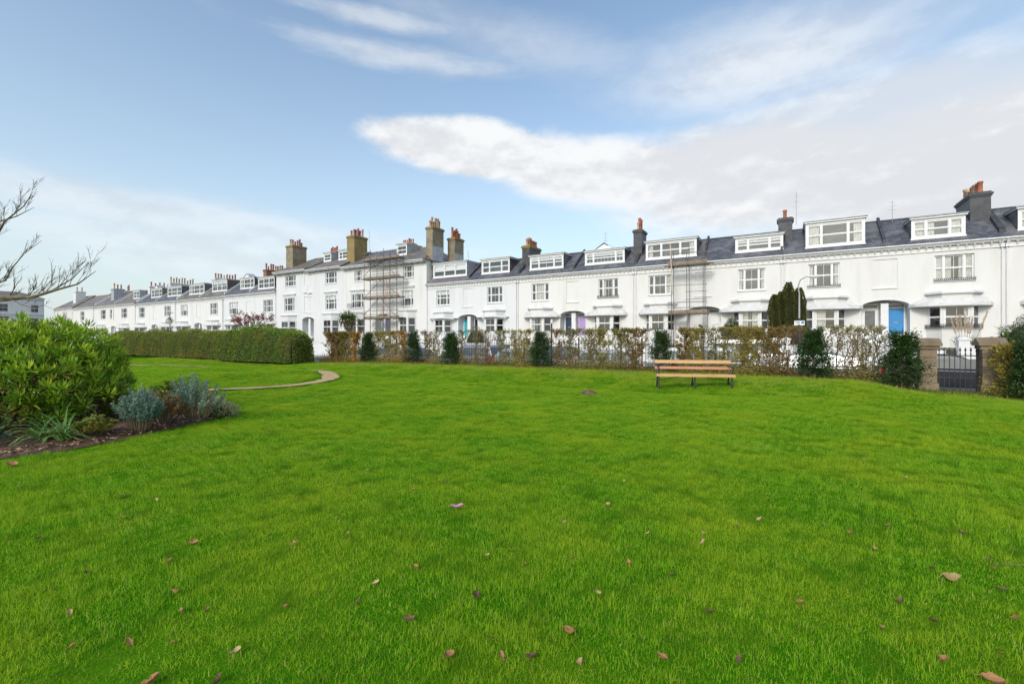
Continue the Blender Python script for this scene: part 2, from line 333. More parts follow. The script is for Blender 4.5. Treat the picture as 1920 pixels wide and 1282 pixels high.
# ------------------------------------------------------------------ windows
PANES = {}
def pane_mesh(w, h):
    k = (round(w, 2), round(h, 2))
    if k not in PANES: PANES[k] = MB().add([(0, 0, 0), (k[0], 0, 0), (k[0], 0, k[1]), (0, 0, k[1])], [(3, 2, 1, 0)]).mesh('pane', M_GLASS)
    return PANES[k]
def curtain_mesh(w, h):
    k = ('c', round(w, 2), round(h, 2))
    if k not in PANES:
        mb = MB(); nseg = max(4, int(w/.045)); vs = []
        for i in range(nseg+1):
            x = w*i/nseg; y = .03*math.sin(i*1.9)+.012*math.sin(i*.7); vs += [(x, y, 0), (x, y*.7, h)]
        mb.add(vs, [(2*i, 2*i+2, 2*i+3, 2*i+1) for i in range(nseg)]); PANES[k] = mb.mesh('curtain', M_CURT)
    return PANES[k]
def window(parent, p0, p1, z0, z1, lights=(.22, .56, .22), bars=(0, 1, 0), rec=.12, sub=False, rail=.5, curtains=(), blind=0.0,
           sill=True, fw=.065, mull=.11, inner=True, frame_mat=None, rows=1):
    p0 = Vector((*p0, 0)); p1 = Vector((*p1, 0)); u = (p1-p0); wd = u.length; u.normalize(); rz = math.atan2(u.y, u.x); h = z1-z0
    wv = Vector((-u.y, u.x, 0)); fm = frame_mat or M_FRAME
    mb = MB(); y0, y1 = -rec-.07, -rec
    mb.box(0, fw, y0, y1, 0, h); mb.box(wd-fw, wd, y0, y1, 0, h); mb.box(fw, wd-fw, y0, y1, h-fw, h); mb.box(fw, wd-fw, y0, y1, 0, fw*1.2)
    nl = len(lights); inn = wd-2*fw-(nl-1)*mull; tot = sum(lights); x = fw; cells = []
    for i, l in enumerate(lights):
        lw = inn*l/tot; sf = .035
        zl, zh = fw*1.2, h-fw; yb, yf = y0+.012, y1-.012
        if rail:
            zm = zl+(zh-zl)*rail; mb.box(x+.002, x+lw-.002, yb-.01, yf, zm-.025, zm+.025)
            spans = [(zl, zm-.025, yb, yf-.012), (zm+.025, zh, yb+.012, yf)]
        else: spans = [(zl, zh, yb, yf)]
        for (a, b, ya, yc) in spans:
            mb.box(x+.001, x+sf, ya, yc, a+.001, b-.001); mb.box(x+lw-sf, x+lw-.001, ya, yc, a+.001, b-.001)
            mb.box(x+sf, x+lw-sf, ya, yc, b-sf, b-.001); mb.box(x+sf, x+lw-sf, ya, yc, a+.001, a+sf)
            nb = bars[i] if i < len(bars) else 0; xs = [x+sf]
            for j in range(nb):
                xb = x+sf+(lw-2*sf)*(j+1)/(nb+1); mb.box(xb-.012, xb+.012, ya+.01, yc-.005, a+sf, b-sf); xs.append(xb)
            xs.append(x+lw-sf); zs = [a+sf]
            for j in range(rows-1):
                zb = a+sf+(b-a-2*sf)*(j+1)/rows; mb.box(x+sf, x+lw-sf, ya+.012, yc-.008, zb-.012, zb+.012); zs.append(zb)
            zs.append(b-sf)
            for j in range(len(xs)-1):
                for q in range(len(zs)-1): cells.append((xs[j], xs[j+1], zs[q], zs[q+1], (ya+yc)/2-.004))
        if i < nl-1: mb.box(x+lw, x+lw+mull, y0-.02, y1+.03, .001, h-.001)
        x += lw+mull
    if sub: fo = mb.build('window_frame', fm, parent, loc=p0+Vector((0, 0, z0)), rz=rz)
    else: fo = mb.build('window', fm, parent, loc=p0+Vector((0, 0, z0)), rz=rz)
    def put(name, me, ux, wy, z):
        if sub: return link(name, me, parent, p0+u*ux+wv*wy+Vector((0, 0, z0+z)), rz)
        return link(name, me, fo, (ux, wy, z))
    for (a, b, c, d, y) in cells: put('pane', pane_mesh(b-a, d-c), a, y, c)
    for (c0, c1) in curtains: put('curtain', curtain_mesh((c1-c0)*wd, h-.1), c0*wd, y0-.09, .05)
    if blind: put('blind', MB().box(fw, wd-fw, y0-.05, y0-.04, h*(1-blind), h-fw).mesh('blind', M_BLIND), 0, 0, 0)
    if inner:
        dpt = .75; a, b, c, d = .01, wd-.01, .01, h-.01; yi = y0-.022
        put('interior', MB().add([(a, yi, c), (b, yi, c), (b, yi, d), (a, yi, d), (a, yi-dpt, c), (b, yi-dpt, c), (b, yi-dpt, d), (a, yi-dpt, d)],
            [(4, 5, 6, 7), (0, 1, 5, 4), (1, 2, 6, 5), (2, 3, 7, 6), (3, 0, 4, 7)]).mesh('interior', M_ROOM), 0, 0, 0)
    if sill and not sub: MB().box(-.08, wd+.08, y0, .09, -.09, -.002).build('sill', M_TRIM, fo)
    return fo
def wall_grid(mb, x0, x1, z0, z1, holes, y=0.0, rev=.2, mi=0):
    """front face with rectangular holes (hx0,hx1,hz0,hz1,depth) and their reveals"""
    xs = sorted({x0, x1, *[h[0] for h in holes], *[h[1] for h in holes]}); zs = sorted({z0, z1, *[h[2] for h in holes], *[h[3] for h in holes]})
    for i in range(len(xs)-1):
        for j in range(len(zs)-1):
            cx, cz = (xs[i]+xs[i+1])/2, (zs[j]+zs[j+1])/2
            if any(h[0] < cx < h[1] and h[2] < cz < h[3] for h in holes): continue
            mb.add([(xs[i], y, zs[j]), (xs[i+1], y, zs[j]), (xs[i+1], y, zs[j+1]), (xs[i], y, zs[j+1])], [(3, 2, 1, 0)], mi)
    for h in holes:
        a, b, c, d, dp = h[:5]
        if dp <= 0: continue
        if len(h) > 5:                                       # shared blank panel: open towards the party line
            xs_ = b if h[5] > 0 else a
            mb.add([(xs_, y, c), (xs_, y, d), (xs_, y-dp, d), (xs_, y-dp, c), (a, y, c), (b, y, c), (b, y-dp, c), (a, y-dp, c), (a, y, d), (b, y, d), (b, y-dp, d), (a, y-dp, d)], [(0, 1, 2, 3), (4, 5, 6, 7), (8, 9, 10, 11)], mi); continue
        mb.add([(a, y, c), (b, y, c), (b, y, d), (a, y, d), (a, y-dp, c), (b, y-dp, c), (b, y-dp, d), (a, y-dp, d)],
               [(0, 1, 5, 4), (1, 2, 6, 5), (2, 3, 7, 6), (3, 0, 4, 7)], mi)
def ring(pts, off):
    """offset an open plan polyline outward (it runs with increasing x, outward = +y side)"""
    out = []; n = len(pts)
    for i, p in enumerate(pts):
        p = Vector(p); a = Vector(pts[max(i-1, 0)]); b = Vector(pts[min(i+1, n-1)])
        d1 = (p-a).normalized() if i else (b-p).normalized(); d2 = (b-p).normalized() if i < n-1 else d1
        n1 = Vector((-d1.y, d1.x)); n2 = Vector((-d2.y, d2.x)); m = (n1+n2).normalized(); out.append(p+m*off/max(.5, m.dot(n1)))
    return [(q.x, q.y) for q in out]
def band(mb, pts, o0, o1, z0, z1, mi=0):
    """moulding running along an open polyline, from offset o0 to o1, z0 to z1"""
    A = ring(pts, o0); B = ring(pts, o1); n = len(pts); vs = []
    for (a, b) in zip(A, B): vs += [(*a, z0), (*b, z0), (*b, z1), (*a, z1)]
    fs = []
    for i in range(n-1):
        for k in range(4): k2 = (k+1) % 4; fs.append((4*i+k, 4*i+k2, 4*i+4+k2, 4*i+4+k))
    fs += [(3, 2, 1, 0), (4*n-4, 4*n-3, 4*n-2, 4*n-1)]
    mb.add(vs, fs, mi)
POTS = {}
def pot_mesh(kind, h):
    k = (kind, round(h, 2))
    if k not in POTS:
        r = .13 if h < .8 else .18; m = M_POT if kind == 'r' else M_POTB
        POTS[k] = MB().lathe([(r*.95, 0), (r, .06), (r*.85, .1), (r*.78, h*.8), (r*.98, h*.84), (r*1.0, h*.95), (r*.85, h), (r*.6, h), (r*.6, h-.12)], sides=10).mesh('chimney_pot', m, True)
    return POTS[k]
def chimney(parent, x, y, w, d, z0, z1, m, pots, cap=None, kind='r', ph=.7, seed=0, lead=None, bands=1, along='y'):
    rg = random.Random(seed); mb = MB()
    mb.box(x-w/2, x+w/2, y-d/2, y+d/2, z0, z1-.32)
    mb.box(x-w/2-.06, x+w/2+.06, y-d/2-.06, y+d/2+.06, z1-.318, z1-.2, 1)
    mb.box(x-w/2-.12, x+w/2+.12, y-d/2-.12, y+d/2+.12, z1-.198, z1-.06, 1)
    mb.box(x-w/2-.02, x+w/2+.02, y-d/2-.02, y+d/2+.02, z1-.058, z1+.06, 1)
    if bands > 1: mb.box(x-w/2-.03, x+w/2+.03, y-d/2-.03, y+d/2+.03, (z0+z1)/2, (z0+z1)/2+.1, 1)
    co = mb.build('chimney', [m, cap or m], parent)
    if lead: MB().box(x-w/2-.012, x-w/2+.02, y-d/2+.05, y+d/2-.05, z0+.3, z0+(z1-z0)*.62).build('lead_flashing', M_LEADG, co)
    for i in range(pots):
        t = (i+.5)/pots-.5; hh = round(ph*rg.choice((.75, 1, 1, 1.25)), 2)
        px, py = (x+rg.uniform(-.05, .05)*w, y+t*(d-.1)) if along == 'y' else (x+t*(w-.1), y+rg.uniform(-.05, .05)*d)
        link('chimney_pot', pot_mesh(kind if rg.random() < .8 else ('b' if kind == 'r' else 'r'), hh), co, (px, py, z1+.05))
    return co
def dormer(parent, x0, x1, z0, z1, yf, zr, lights=(.25, .5, .25), bars=(0, 0, 0), style='flat', cheek=None, curtains=(), blind=0, rail=.5, rows=1, lip=None):
    """zr(y): roof height; front plane at y=yf"""
    yb = yf
    while zr(yb) < z1 and yb > yf-6: yb -= .05
    ct = cheek or M_SLATE; mb = MB(); fh = .12
    wx0, wx1, wz0, wz1 = x0+.13, x1-.13, z0+.12, z1-.2
    wall_grid(mb, x0, x1, z0-.25, z1, [(wx0, wx1, wz0, wz1, .06)], y=yf, mi=0)
    for x in (x0, x1): mb.add([(x, yf, z0-.25), (x, yf, z1), (x, yb, z1), (x, yb, zr(yb)-.1), (x, yf, zr(yf)-.3)], [(0, 1, 2, 3, 4)], 1)
    do = mb.build('dormer', [M_FRAME, ct], parent)
    # flat lead roof with a white fascia
    MB().box(x0-.16, x1+.16, yb, yf+.2, z1+.082, z1+.15).build('dormer_roof', lip or M_LEADG, do)
    MB().box(x0-.10, x1+.10, yb, yf+.14, z1-.03, z1+.08).build('fascia', M_FRAME, do)
    MB().box(x0-.04, x1+.04, yf-.03, yf+.07, z0-.06, z0+.05).build('dormer_sill', M_FRAME, do)
    if style == 'gable':
        xm = (x0+x1)/2; g = .95
        MB().prism([(xm-g, z1+.151), (xm+g, z1+.151), (xm, z1+.70)], 1, yf-.9, yf+.1).build('pediment', M_FRAME, do)
        MB().add([(xm-g-.12, yf+.16, z1+.13), (xm, yf+.16, z1+.80), (xm+g+.12, yf+.16, z1+.13), (xm-g-.12, yf-1.2, z1+.13), (xm, yf-1.2, z1+.80), (xm+g+.12, yf-1.2, z1+.13),
                  (xm-g-.12, yf+.16, z1+.19), (xm, yf+.16, z1+.87), (xm+g+.12, yf+.16, z1+.19), (xm-g-.12, yf-1.2, z1+.19), (xm, yf-1.2, z1+.87), (xm+g+.12, yf-1.2, z1+.19)],
                 [(0, 1, 7, 6), (1, 2, 8, 7), (6, 7, 10, 9), (7, 8, 11, 10), (0, 3, 4, 1), (1, 4, 5, 2), (0, 6, 9, 3), (2, 5, 11, 8), (3, 9, 10, 4), (4, 10, 11, 5)]).build('pediment_roof', M_LEADG, do)
    window(do, (wx0, yf), (wx1, yf), wz0, wz1, lights, bars, rec=.03, sub=True, rail=rail, curtains=curtains, blind=blind, mull=.13, rows=rows)
    if style == 'glazed':           # glazed triangular cheek on both sides
        for x in (x0-.012, x1+.012):
            MB().add([(x, yf-.12, max(z0+.05, zr(yf-.12)+.1)), (x, yf-.12, z1-.14), (x, yb+.45, z1-.14)], [(0, 1, 2)]).build('cheek_pane', M_GLASSD, do)
    return do
M_GLASSD = mat('dark_glazing', (.10, .11, .12), (.16, .17, .18), .08, ns=2)
def railing_mesh(w, h, dpt, seed=0, scroll=True):
    """balconette: rails, upright bars and scroll rings across w, returned at depth dpt with side returns"""
    mb = MB(); t = .012
    for z in (.02, h): mb.box(0, w, dpt-t, dpt+t, z-t, z+t); mb.box(-t, t, 0, dpt-t, z-t, z+t); mb.box(w-t, w+t, 0, dpt-t, z-t, z+t)
    n = max(4, int(w/.11))
    for i in range(n+1):
        x = w*i/n
        mb.box(x-.008, x+.008, dpt-.008, dpt+.008, .03, h-.01)
        if scroll and i < n:
            cx = x+w/n/2; r = min(w/n*.42, h*.3); pts = [(cx+r*math.cos(q*math.pi/4), dpt, h*.5+r*math.sin(q*math.pi/4)) for q in range(9)]; mb.tube(pts, .011, 4, cap=False)
    return mb
# ------------------------------------------------------------------ terrace houses
RT = .7536                       # roof pitch
def house(label, s0, side, Wd, eave=8.77, floor=1.95, win=(2.92, 5.1, 5.95, 7.87), win2=None, dorm=None, dormkw={}, winkw={}, door=None, roofm=None, ridge_y=-3.4,
          canopy='tent', bay=(2.45, 3.15, 4.75, 5.45), baytop=4.05, baykw={}, rail=None, rail_bay=False, chims=(), parap=(True, True), parm=None, wallm=None,
          overhang=.28, panel=True, pediment=False, bracket=.42, downpipe=True, hip=None, name='terrace_house', pitch=RT, hoods=False, glazed_door=False, canopy_s=1.0, brk=True, extra_win=None, base=.9, steps=True):
    h = thing(name, label, 'house', W(s0, 46, 0), PHI, group='white terrace houses along the street')
    fx = lambda a: side*a
    def xr(a, b): return (min(fx(a), fx(b)), max(fx(a), fx(b)))
    wm_ = wallm or M_WALLS[(0, 1, 0, 2)[int(abs(s0)*3+5) % 4]]; rm = roofm or M_SLATE
    X0, X1 = xr(0, Wd); top = eave-.05
    AR = 1.5; zs, za = baytop+.1, baytop+.6                     # arch spring and crown
    holes = []
    d0, d1 = xr(0, AR); holes.append((d0, d1, floor, za, 0))
    w0, w1 = xr(win[0], win[1]); holes.append((w0, w1, win[2], win[3], .12))
    if win2: v0, v1 = xr(win2[0], win2[1]); holes.append((v0, v1, win2[2], win2[3], .12))
    if extra_win: e0, e1 = xr(extra_win[0], extra_win[1]); holes.append((e0, e1, extra_win[2], extra_win[3], .12))
    if panel:
        pz0, pz1 = (win[2]-.32, win[3])
        q0, q1 = xr(0, 1.0 if win2 else .75); holes.append((q0, q1, pz0, pz1, .06, side))
        if win2: holes.append((q0, q1, win2[2]-.1, win2[3], .06, side))
    b0, b1 = xr(bay[0]+.1, bay[3]-.1); holes.append((b0, b1, floor+.3, baytop, 0))
    mb = MB(); wall_grid(mb, X0, X1, base, top, holes)
    if panel:
        mb.add([(q0, -.06, pz0), (q1, -.06, pz0), (q1, -.06, pz1), (q0, -.06, pz1)], [(3, 2, 1, 0)])
        if win2: mb.add([(q0, -.06, win2[2]-.1), (q1, -.06, win2[2]-.1), (q1, -.06, win2[3]), (q0, -.06, win2[3])], [(3, 2, 1, 0)])
    # arch spandrel and soffit
    n = 10; arc = [(fx(AR*math.sin(math.pi/2*i/n)), zs+(za-zs)*math.cos(math.pi/2*i/n)) for i in range(n+1)]
    vs = []; fs = []
    for (x, z) in arc: vs += [(x, 0, z), (x, 0, za), (x, -1.1, z)]
    for i in range(n): fs += [(3*i, 3*i+3, 3*i+4, 3*i+1), (3*i, 3*i+2, 3*i+5, 3*i+3)]
    mb.add(vs, fs)
    xe = fx(AR); mb.add([(xe, 0, floor), (xe, -1.1, floor), (xe, -1.1, zs), (xe, 0, zs)], [(0, 1, 2, 3)])                 # porch cheek
    mb.add([(0, -1.1, floor), (xe, -1.1, floor), (xe, -1.1, za), (0, -1.1, za)], [(0, 1, 2, 3)])                           # porch back
    mb.add([(0, 0, floor), (xe, 0, floor), (xe, -1.1, floor), (0, -1.1, floor)], [(0, 1, 2, 3)])
    # back and flanks close the shell
    yb = 2*ridge_y-overhang
    f0, f1 = (-1.1 if side > 0 else 0), (-1.1 if side < 0 else 0)
    mb.add([(X0, f0, base), (X0, yb, base), (X0, yb, top), (X0, f0, top)], [(0, 1, 2, 3)]); mb.add([(X1, f1, base), (X1, yb, base), (X1, yb, top), (X1, f1, top)], [(3, 2, 1, 0)])
    mb.add([(X0, yb, base), (X1, yb, base), (X1, yb, top), (X0, yb, top)], [(0, 1, 2, 3)])
    mb.build('wall', wm_, h)
    MB().box(fx(0), fx(.24), -1.02, -.25, floor, zs+.25).build('porch_pier', M_TRIM, h)
    # arch moulding
    am = MB(); pts = [(x, .05, z) for x, z in arc]
    for i in range(n):
        (x, z), (x2, z2) = arc[i], arc[i+1]
        am.add([(x, .001, z), (x2, .001, z2), (x2*1.04, .001, z2+.1), (x*1.04, .001, z+.1), (x, .045, z), (x2, .045, z2), (x2*1.04, .045, z2+.1), (x*1.04, .045, z+.1)],
               [(4, 5, 6, 7), (0, 1, 5, 4), (3, 7, 6, 2)])
    am.build('arch_moulding', M_TRIM, h)
    # door
    if door:
        dm, frame = door; a0, a1 = xr(.36, 1.3); dh = baytop-.02
        dd = MB()
        if glazed_door:
            dd.box(a0, a0+.14, -1.09, -1.03, floor, dh); dd.box(a1-.14, a1, -1.09, -1.03, floor, dh); dd.box(a0+.14, a1-.14, -1.09, -1.03, floor, floor+.6); dd.box(a0+.14, a1-.14, -1.09, -1.03, dh-.14, dh)
        else:
            dd.box(a0, a1, -1.09, -1.04, floor, dh); mx_ = (a0+a1)/2
            for (p, q) in ((a0+.1, mx_-.05), (mx_+.05, a1-.1)):
                for (r, t) in ((floor+.2, floor+.85), (floor+1.05, dh-.15)): dd.box(p, q, -1.041, -1.025, r, t)
        do = dd.build('door', dm, h)
        if glazed_door: MB().box(a0+.14, a1-.14, -1.07, -1.06, floor+.6, dh-.14).build('door_pane', M_GLASSD, do)
        else:
            MB().lathe([(.012, 0), (.03, .02), (.03, .05), (.01, .06)], sides=8).build('door_knob', paint('brass', (.5, .36, .12)), do, loc=(fx(1.18), -1.02, floor+1.0))
            MB().box((a0+a1)/2-.13, (a0+a1)/2+.13, -1.039, -1.02, floor+.92, floor+.98).build('letter_box', paint('brass', (.5, .36, .12)), do)
        MB().box(a0, a1, -1.088, -1.07, dh+.08, dh+.30).build('fanlight', M_GLASSD, h)
        MB().box(a0-.08, a0, -1.09, -1.0, floor, dh+.36).box(a1, a1+.08, -1.09, -1.0, floor, dh+.36).box(a0, a1, -1.09, -1.0, dh+.02, dh+.08).box(a0, a1, -1.09, -1.0, dh+.3, dh+.36).build('door_frame', M_FRAME, h)
    if steps:
        st = MB(); ns = 5; s0_, s1_ = xr(.2, 1.45)
        for i in range(ns): st.box(s0_, s1_, .02, .02+.32*(i+1), base, floor-.02-(floor-base)*(i/ns))
        st.build('steps', M_TRIM, h)
    # windows
    hv = random.Random(int(abs(s0)*10)+side)
    if 'curtains' not in winkw and 'blind' not in winkw: winkw = dict(winkw, **hv.choice((dict(curtains=((.02, .16), (.84, .98))), dict(blind=.3), dict(curtains=((.24, .36), (.64, .76))), dict(blind=.5), {}, dict(curtains=((.02, .3),)))))
    if not baykw: baykw = hv.choice((dict(curtains=((.03, .28), (.72, .97))), dict(blind=.35), {}, dict(curtains=((.03, .2),)), {}))
    if not isinstance(dormkw, list) and 'curtains' not in dormkw and 'blind' not in dormkw: dormkw = dict(dormkw, **hv.choice((dict(curtains=((.03, .12), (.88, .97))), {}, dict(blind=.3), {})))
    window(h, (w0, 0), (w1, 0), win[2], win[3], **winkw)
    if win2:
        kw = {k: v for k, v in winkw.items() if k in ('lights', 'bars', 'rows')}; window(h, (v0, 0), (v1, 0), win2[2], win2[3], **kw)
    if extra_win: window(h, (e0, 0), (e1, 0), extra_win[2], extra_win[3], lights=(1,), bars=(1,))
    if hoods:
        for (p, q, zz) in ((w0, w1, win[3]+.42),):
            MB().box(p-.25, q+.25, .002, .16, zz, zz+.10).box(p-.30, q+.30, .002, .24, zz+.102, zz+.20).box(p-.2, q+.2, .002, .08, zz-.12, zz-.002).build('window_hood', M_TRIM, h)
    if panel:
        MB().box(min(q0, q1)-.001, max(q0, q1)+.08*(1 if side > 0 else 0), -.05, .07, pz0-.10, pz0-.003).build('panel_sill', M_TRIM, h)
    if pediment:
        x_ = [0, fx(1.15), 0]; MB().add([(0, .002, win[3]+.6), (fx(1.15), .002, win[3]+.6), (0, .002, win[3]+1.15), (0, .2, win[3]+.6), (fx(1.15), .2, win[3]+.6), (0, .2, win[3]+1.15)],
            [(0, 1, 2), (3, 5, 4), (0, 3, 4, 1), (1, 4, 5, 2), (0, 2, 5, 3)]).build('pediment', M_TRIM, h)
    # bay window
    P = sorted([(fx(bay[0]), 0), (fx(bay[1]), .9), (fx(bay[2]), .9), (fx(bay[3]), 0)])
    bz0, bz1, bzt = floor+.42, baytop, baytop+.82
    bm_ = MB(); band(bm_, P, -.12, 0, base, bz0-.002); band(bm_, P, -.12, 0, bz1+.002, bzt)
    for i, p in enumerate(P):
        bm_.box(p[0]-.1, p[0]+.1, max(p[1]-.14, 0.0)-.03, p[1]+.015-.03, bz0, bz1)
    bm_.add([(*P[0], bzt), (*P[1], bzt), (*P[2], bzt), (*P[3], bzt)], [(0, 1, 2, 3)])
    bo = bm_.build('bay_window', wm_, h)
    for i in range(3):
        a, b = Vector(P[i]), Vector(P[i+1]); d = (b-a).normalized()
        window(bo, a+d*.11, b-d*.11, bz0, bz1, lights=(1,), bars=(1 if i == 1 else 0,), rec=.03, sub=True, mull=.1, inner=True, **(baykw if i == 1 else {}))
    c = MB(); band(c, P, .002, .10, bzt, bzt+.07); band(c, P, -.3, .17, bzt+.072, bzt+.16); band(c, P, -.3, .11, bzt+.162, bzt+.25); c.build('bay_cornice', M_TRIM, bo)
    if rail_bay: band_r = MB(); PP = ring(P, .12); [band_r.tube([(*PP[i], z), (*PP[i+1], z)], .014, 4) for i in range(3) for z in (bz0-.02, bz0+.3)]
    if rail_bay:
        for i in range(3):
            a, b = Vector(PP[i]), Vector(PP[i+1]); k = max(3, int((b-a).length/.1))
            for j in range(k+1):
                q = a.lerp(b, j/k); band_r.box(q.x-.008, q.x+.008, q.y-.008, q.y+.008, bz0-.02, bz0+.3)
                if j < k:
                    q2 = a.lerp(b, (j+.5)/k); e = (b-a).normalized()*.038; band_r.tube([(q2.x+e.x*math.cos(t*math.pi/4), q2.y+e.y*math.cos(t*math.pi/4), bz0+.14+.09*math.sin(t*math.pi/4)) for t in range(9)], .013, 4, cap=False)
        band_r.build('bay_railing', M_IRON, bo)
    if canopy:
        k = canopy_s; ca, cb = bay[0]-1.05*k, bay[3]+.65*k; zt, zb = baytop+.56, baytop+.18
        lo = sorted([(fx(ca), .02), (fx(ca+.28), .55), (fx(ca+.95), 1.02), (fx(bay[1]+.2), 1.28), (fx(bay[2]-.2), 1.28), (fx(cb-.95), 1.02), (fx(cb-.28), .55), (fx(cb), .02)])
        hi = sorted([(fx(bay[0]-.3), .02), (fx(bay[0]-.2), .4), (fx(bay[1]-.25), .85), (fx(bay[1]), .98), (fx(bay[2]), .98), (fx(bay[2]+.25), .85), (fx(bay[3]+.2), .4), (fx(bay[3]+.3), .02)])
        cm = MB()
        if canopy == 'shelf': zt = zb+.10
        vs = []
        for (a, b) in zip(hi, lo):
            m_ = ((a[0]*.45+b[0]*.55), (a[1]*.45+b[1]*.55)); vs += [(*a, zt), (*m_, zb+(zt-zb)*.36), (*b, zb), (*b, zb-.04), (*m_, zb-.05)]
        fs = []
        for i in range(7):
            for q in range(4): fs.append((5*i+q, 5*i+5+q, 5*i+6+q, 5*i+1+q))
        cm.add(vs, fs); cm.build('canopy', M_MOULD if canopy == 'tent' else M_TRIM, bo)
        vz = .20 if canopy == 'tent' else .06
        vm = MB(); band(vm, lo, -.02, .012, zb-vz, zb+.005)
        vm.build('valance', M_TRIM, bo)
        if canopy == 'tent':       # raised ribs on the canopy and a pierced fringe under the valance
            rb = MB()
            for i in range(7):
                for j in range(3):
                    t = j/3; a = Vector(hi[i]).lerp(Vector(hi[i+1]), t); b = Vector(lo[i]).lerp(Vector(lo[i+1]), t); m_ = a*.45+b*.55
                    rb.tube([(*a, zt+.01), (*m_, zb+(zt-zb)*.36+.012), (*b, zb+.01)], .016, 4)
            rb.build('canopy_ribs', M_MOULD, bo)['kind'] = 'stuff'
            fr = MB()
            for i in range(7):
                a, b = Vector(lo[i]), Vector(lo[i+1]); kk = max(2, int((b-a).length/.1)); d = (b-a)/kk
                for j in range(kk):
                    p, q = a+d*(j+.12), a+d*(j+.88); m_ = (p+q)/2; fr.add([(p.x, p.y, zb-vz), (q.x, q.y, zb-vz), (m_.x, m_.y, zb-vz-.08)], [(0, 1, 2)])
            fr.build('fringe', M_TRIM, bo)['kind'] = 'stuff'
    if rail:
        rw0, rw1 = w0-.05, w1+.05; rh, rd = rail; railing_mesh(rw1-rw0, rh, rd).build('balcony_railing', M_IRON, h, loc=(rw0, .02, win[2]-.02))
    # eaves cornice with brackets, gutter
    cn = MB(); cn.box(X0, X1, .002, .07, eave-.62, eave-.52).box(X0, X1, .002, overhang-.06, eave-.17, eave-.05).box(X0, X1, .002, overhang-.13, eave-.23, eave-.172); cn.build('cornice', M_TRIM, h)
    if brk:
        nb = max(2, int(Wd/bracket)); bb = MB().prism([(.002, eave-.50), (.05, eave-.50), (.07, eave-.38), (overhang-.13, eave-.30), (overhang-.13, eave-.232), (.002, eave-.232)], 0, -.05, .05)
        me = bb.mesh('bracket', M_MOULD)
        for i in range(nb): link('bracket', me, h, (X0+Wd*(i+.5)/nb, 0, 0))
    g0, g1 = X0+.004, X1-.004
    MB().tube([(g0, overhang+.02, eave), (g1, overhang+.02, eave)], .062, 8).build('gutter', M_TRIM, h)
    if downpipe:
        xd = fx(Wd-.12); MB().tube([(xd, overhang+.02, eave-.05), (xd, overhang-.05, eave-.2), (xd, .09, eave-.5), (xd, .07, eave-.7), (xd, .07, base)], .042, 8).box(xd-.1, xd+.1, .02, .2, eave-.62, eave-.4).build('downpipe', M_TRIM, h)
    # roof
    zr = lambda y: eave+.03+(overhang-y)*pitch
    zt = zr(ridge_y); rf = MB(); ybk = 2*ridge_y-overhang
    hl, hr = X0, X1
    if hip: 
        if (hip > 0): hr = X1-abs(hip)
        else: hl = X0+abs(hip)
    ex0, ex1 = X0-(.35 if hip and hip < 0 else 0), X1+(.35 if hip and hip > 0 else 0)
    rf.add([(ex0, overhang, eave+.03), (ex1, overhang, eave+.03), (hr, ridge_y, zt), (hl, ridge_y, zt), (ex0, ybk, eave+.03), (ex1, ybk, eave+.03),
            (ex0, overhang, eave-.04), (ex1, overhang, eave-.04), (ex0, ybk, eave-.04), (ex1, ybk, eave-.04)],
           [(0, 1, 2, 3), (3, 2, 5, 4), (0, 3, 4), (1, 5, 2), (0, 6, 7, 1), (6, 8, 9, 7), (0, 4, 8, 6), (1, 7, 9, 5)])
    ro = rf.build('roof', rm, h)
    MB().tube([(hl, ridge_y, zt+.02), (hr, ridge_y, zt+.02)], .09, 6).build('ridge_tiles', M_LICHEN if rm is M_SLATE_B else M_LEAD, ro)
    if hip:
        ec, rc = ((ex1, hr) if hip > 0 else (ex0, hl)); MB().tube([(ec, overhang, eave+.05), (rc, ridge_y, zt+.03)], .08, 6).build('hip_tiles', M_LICHEN, ro)
    pm = parm or M_LEAD
    for flag, xx in ((parap[0], 0), (parap[1], fx(Wd))):
        if not flag: continue
        y0_ = -.25; hw = .17 if xx else .1; e = side*.001
        px = xx+e-(0 if xx else 0)
        lo_, hi_ = (min(px, px-side*hw), max(px, px-side*hw)) if xx else (min(px, px+side*hw), max(px, px+side*hw))
        MB().prism([(y0_, zr(y0_)-.1), (y0_, zr(y0_)+.30), (ridge_y, zt+.36), (ridge_y, zt-.1)], 0, lo_, hi_).build('parapet', pm, ro)
    for i, d in enumerate(dorm if isinstance(dorm, list) else ([dorm] if dorm else [])):
        a0, a1, z0, z1 = d; dd0, dd1 = min(a0, a1)-s0, max(a0, a1)-s0; yf = overhang-(z0+.03-eave-.03)/pitch+.12
        dormer(h, dd0, dd1, z0, z1, min(yf, -.35), zr, **(dormkw[i] if isinstance(dormkw, list) else dormkw))
    for c in chims: chimney(h, c['s']-s0, c['y'], c['w'], c['d'], c['z0'], c['z1'], c['m'], c['n'], c.get('cap'), c.get('kind', 'r'), c.get('ph', .7), int(abs(c['s'])*7), c.get('lead'), c.get('bands', 1), c.get('along', 'y'))
    return h
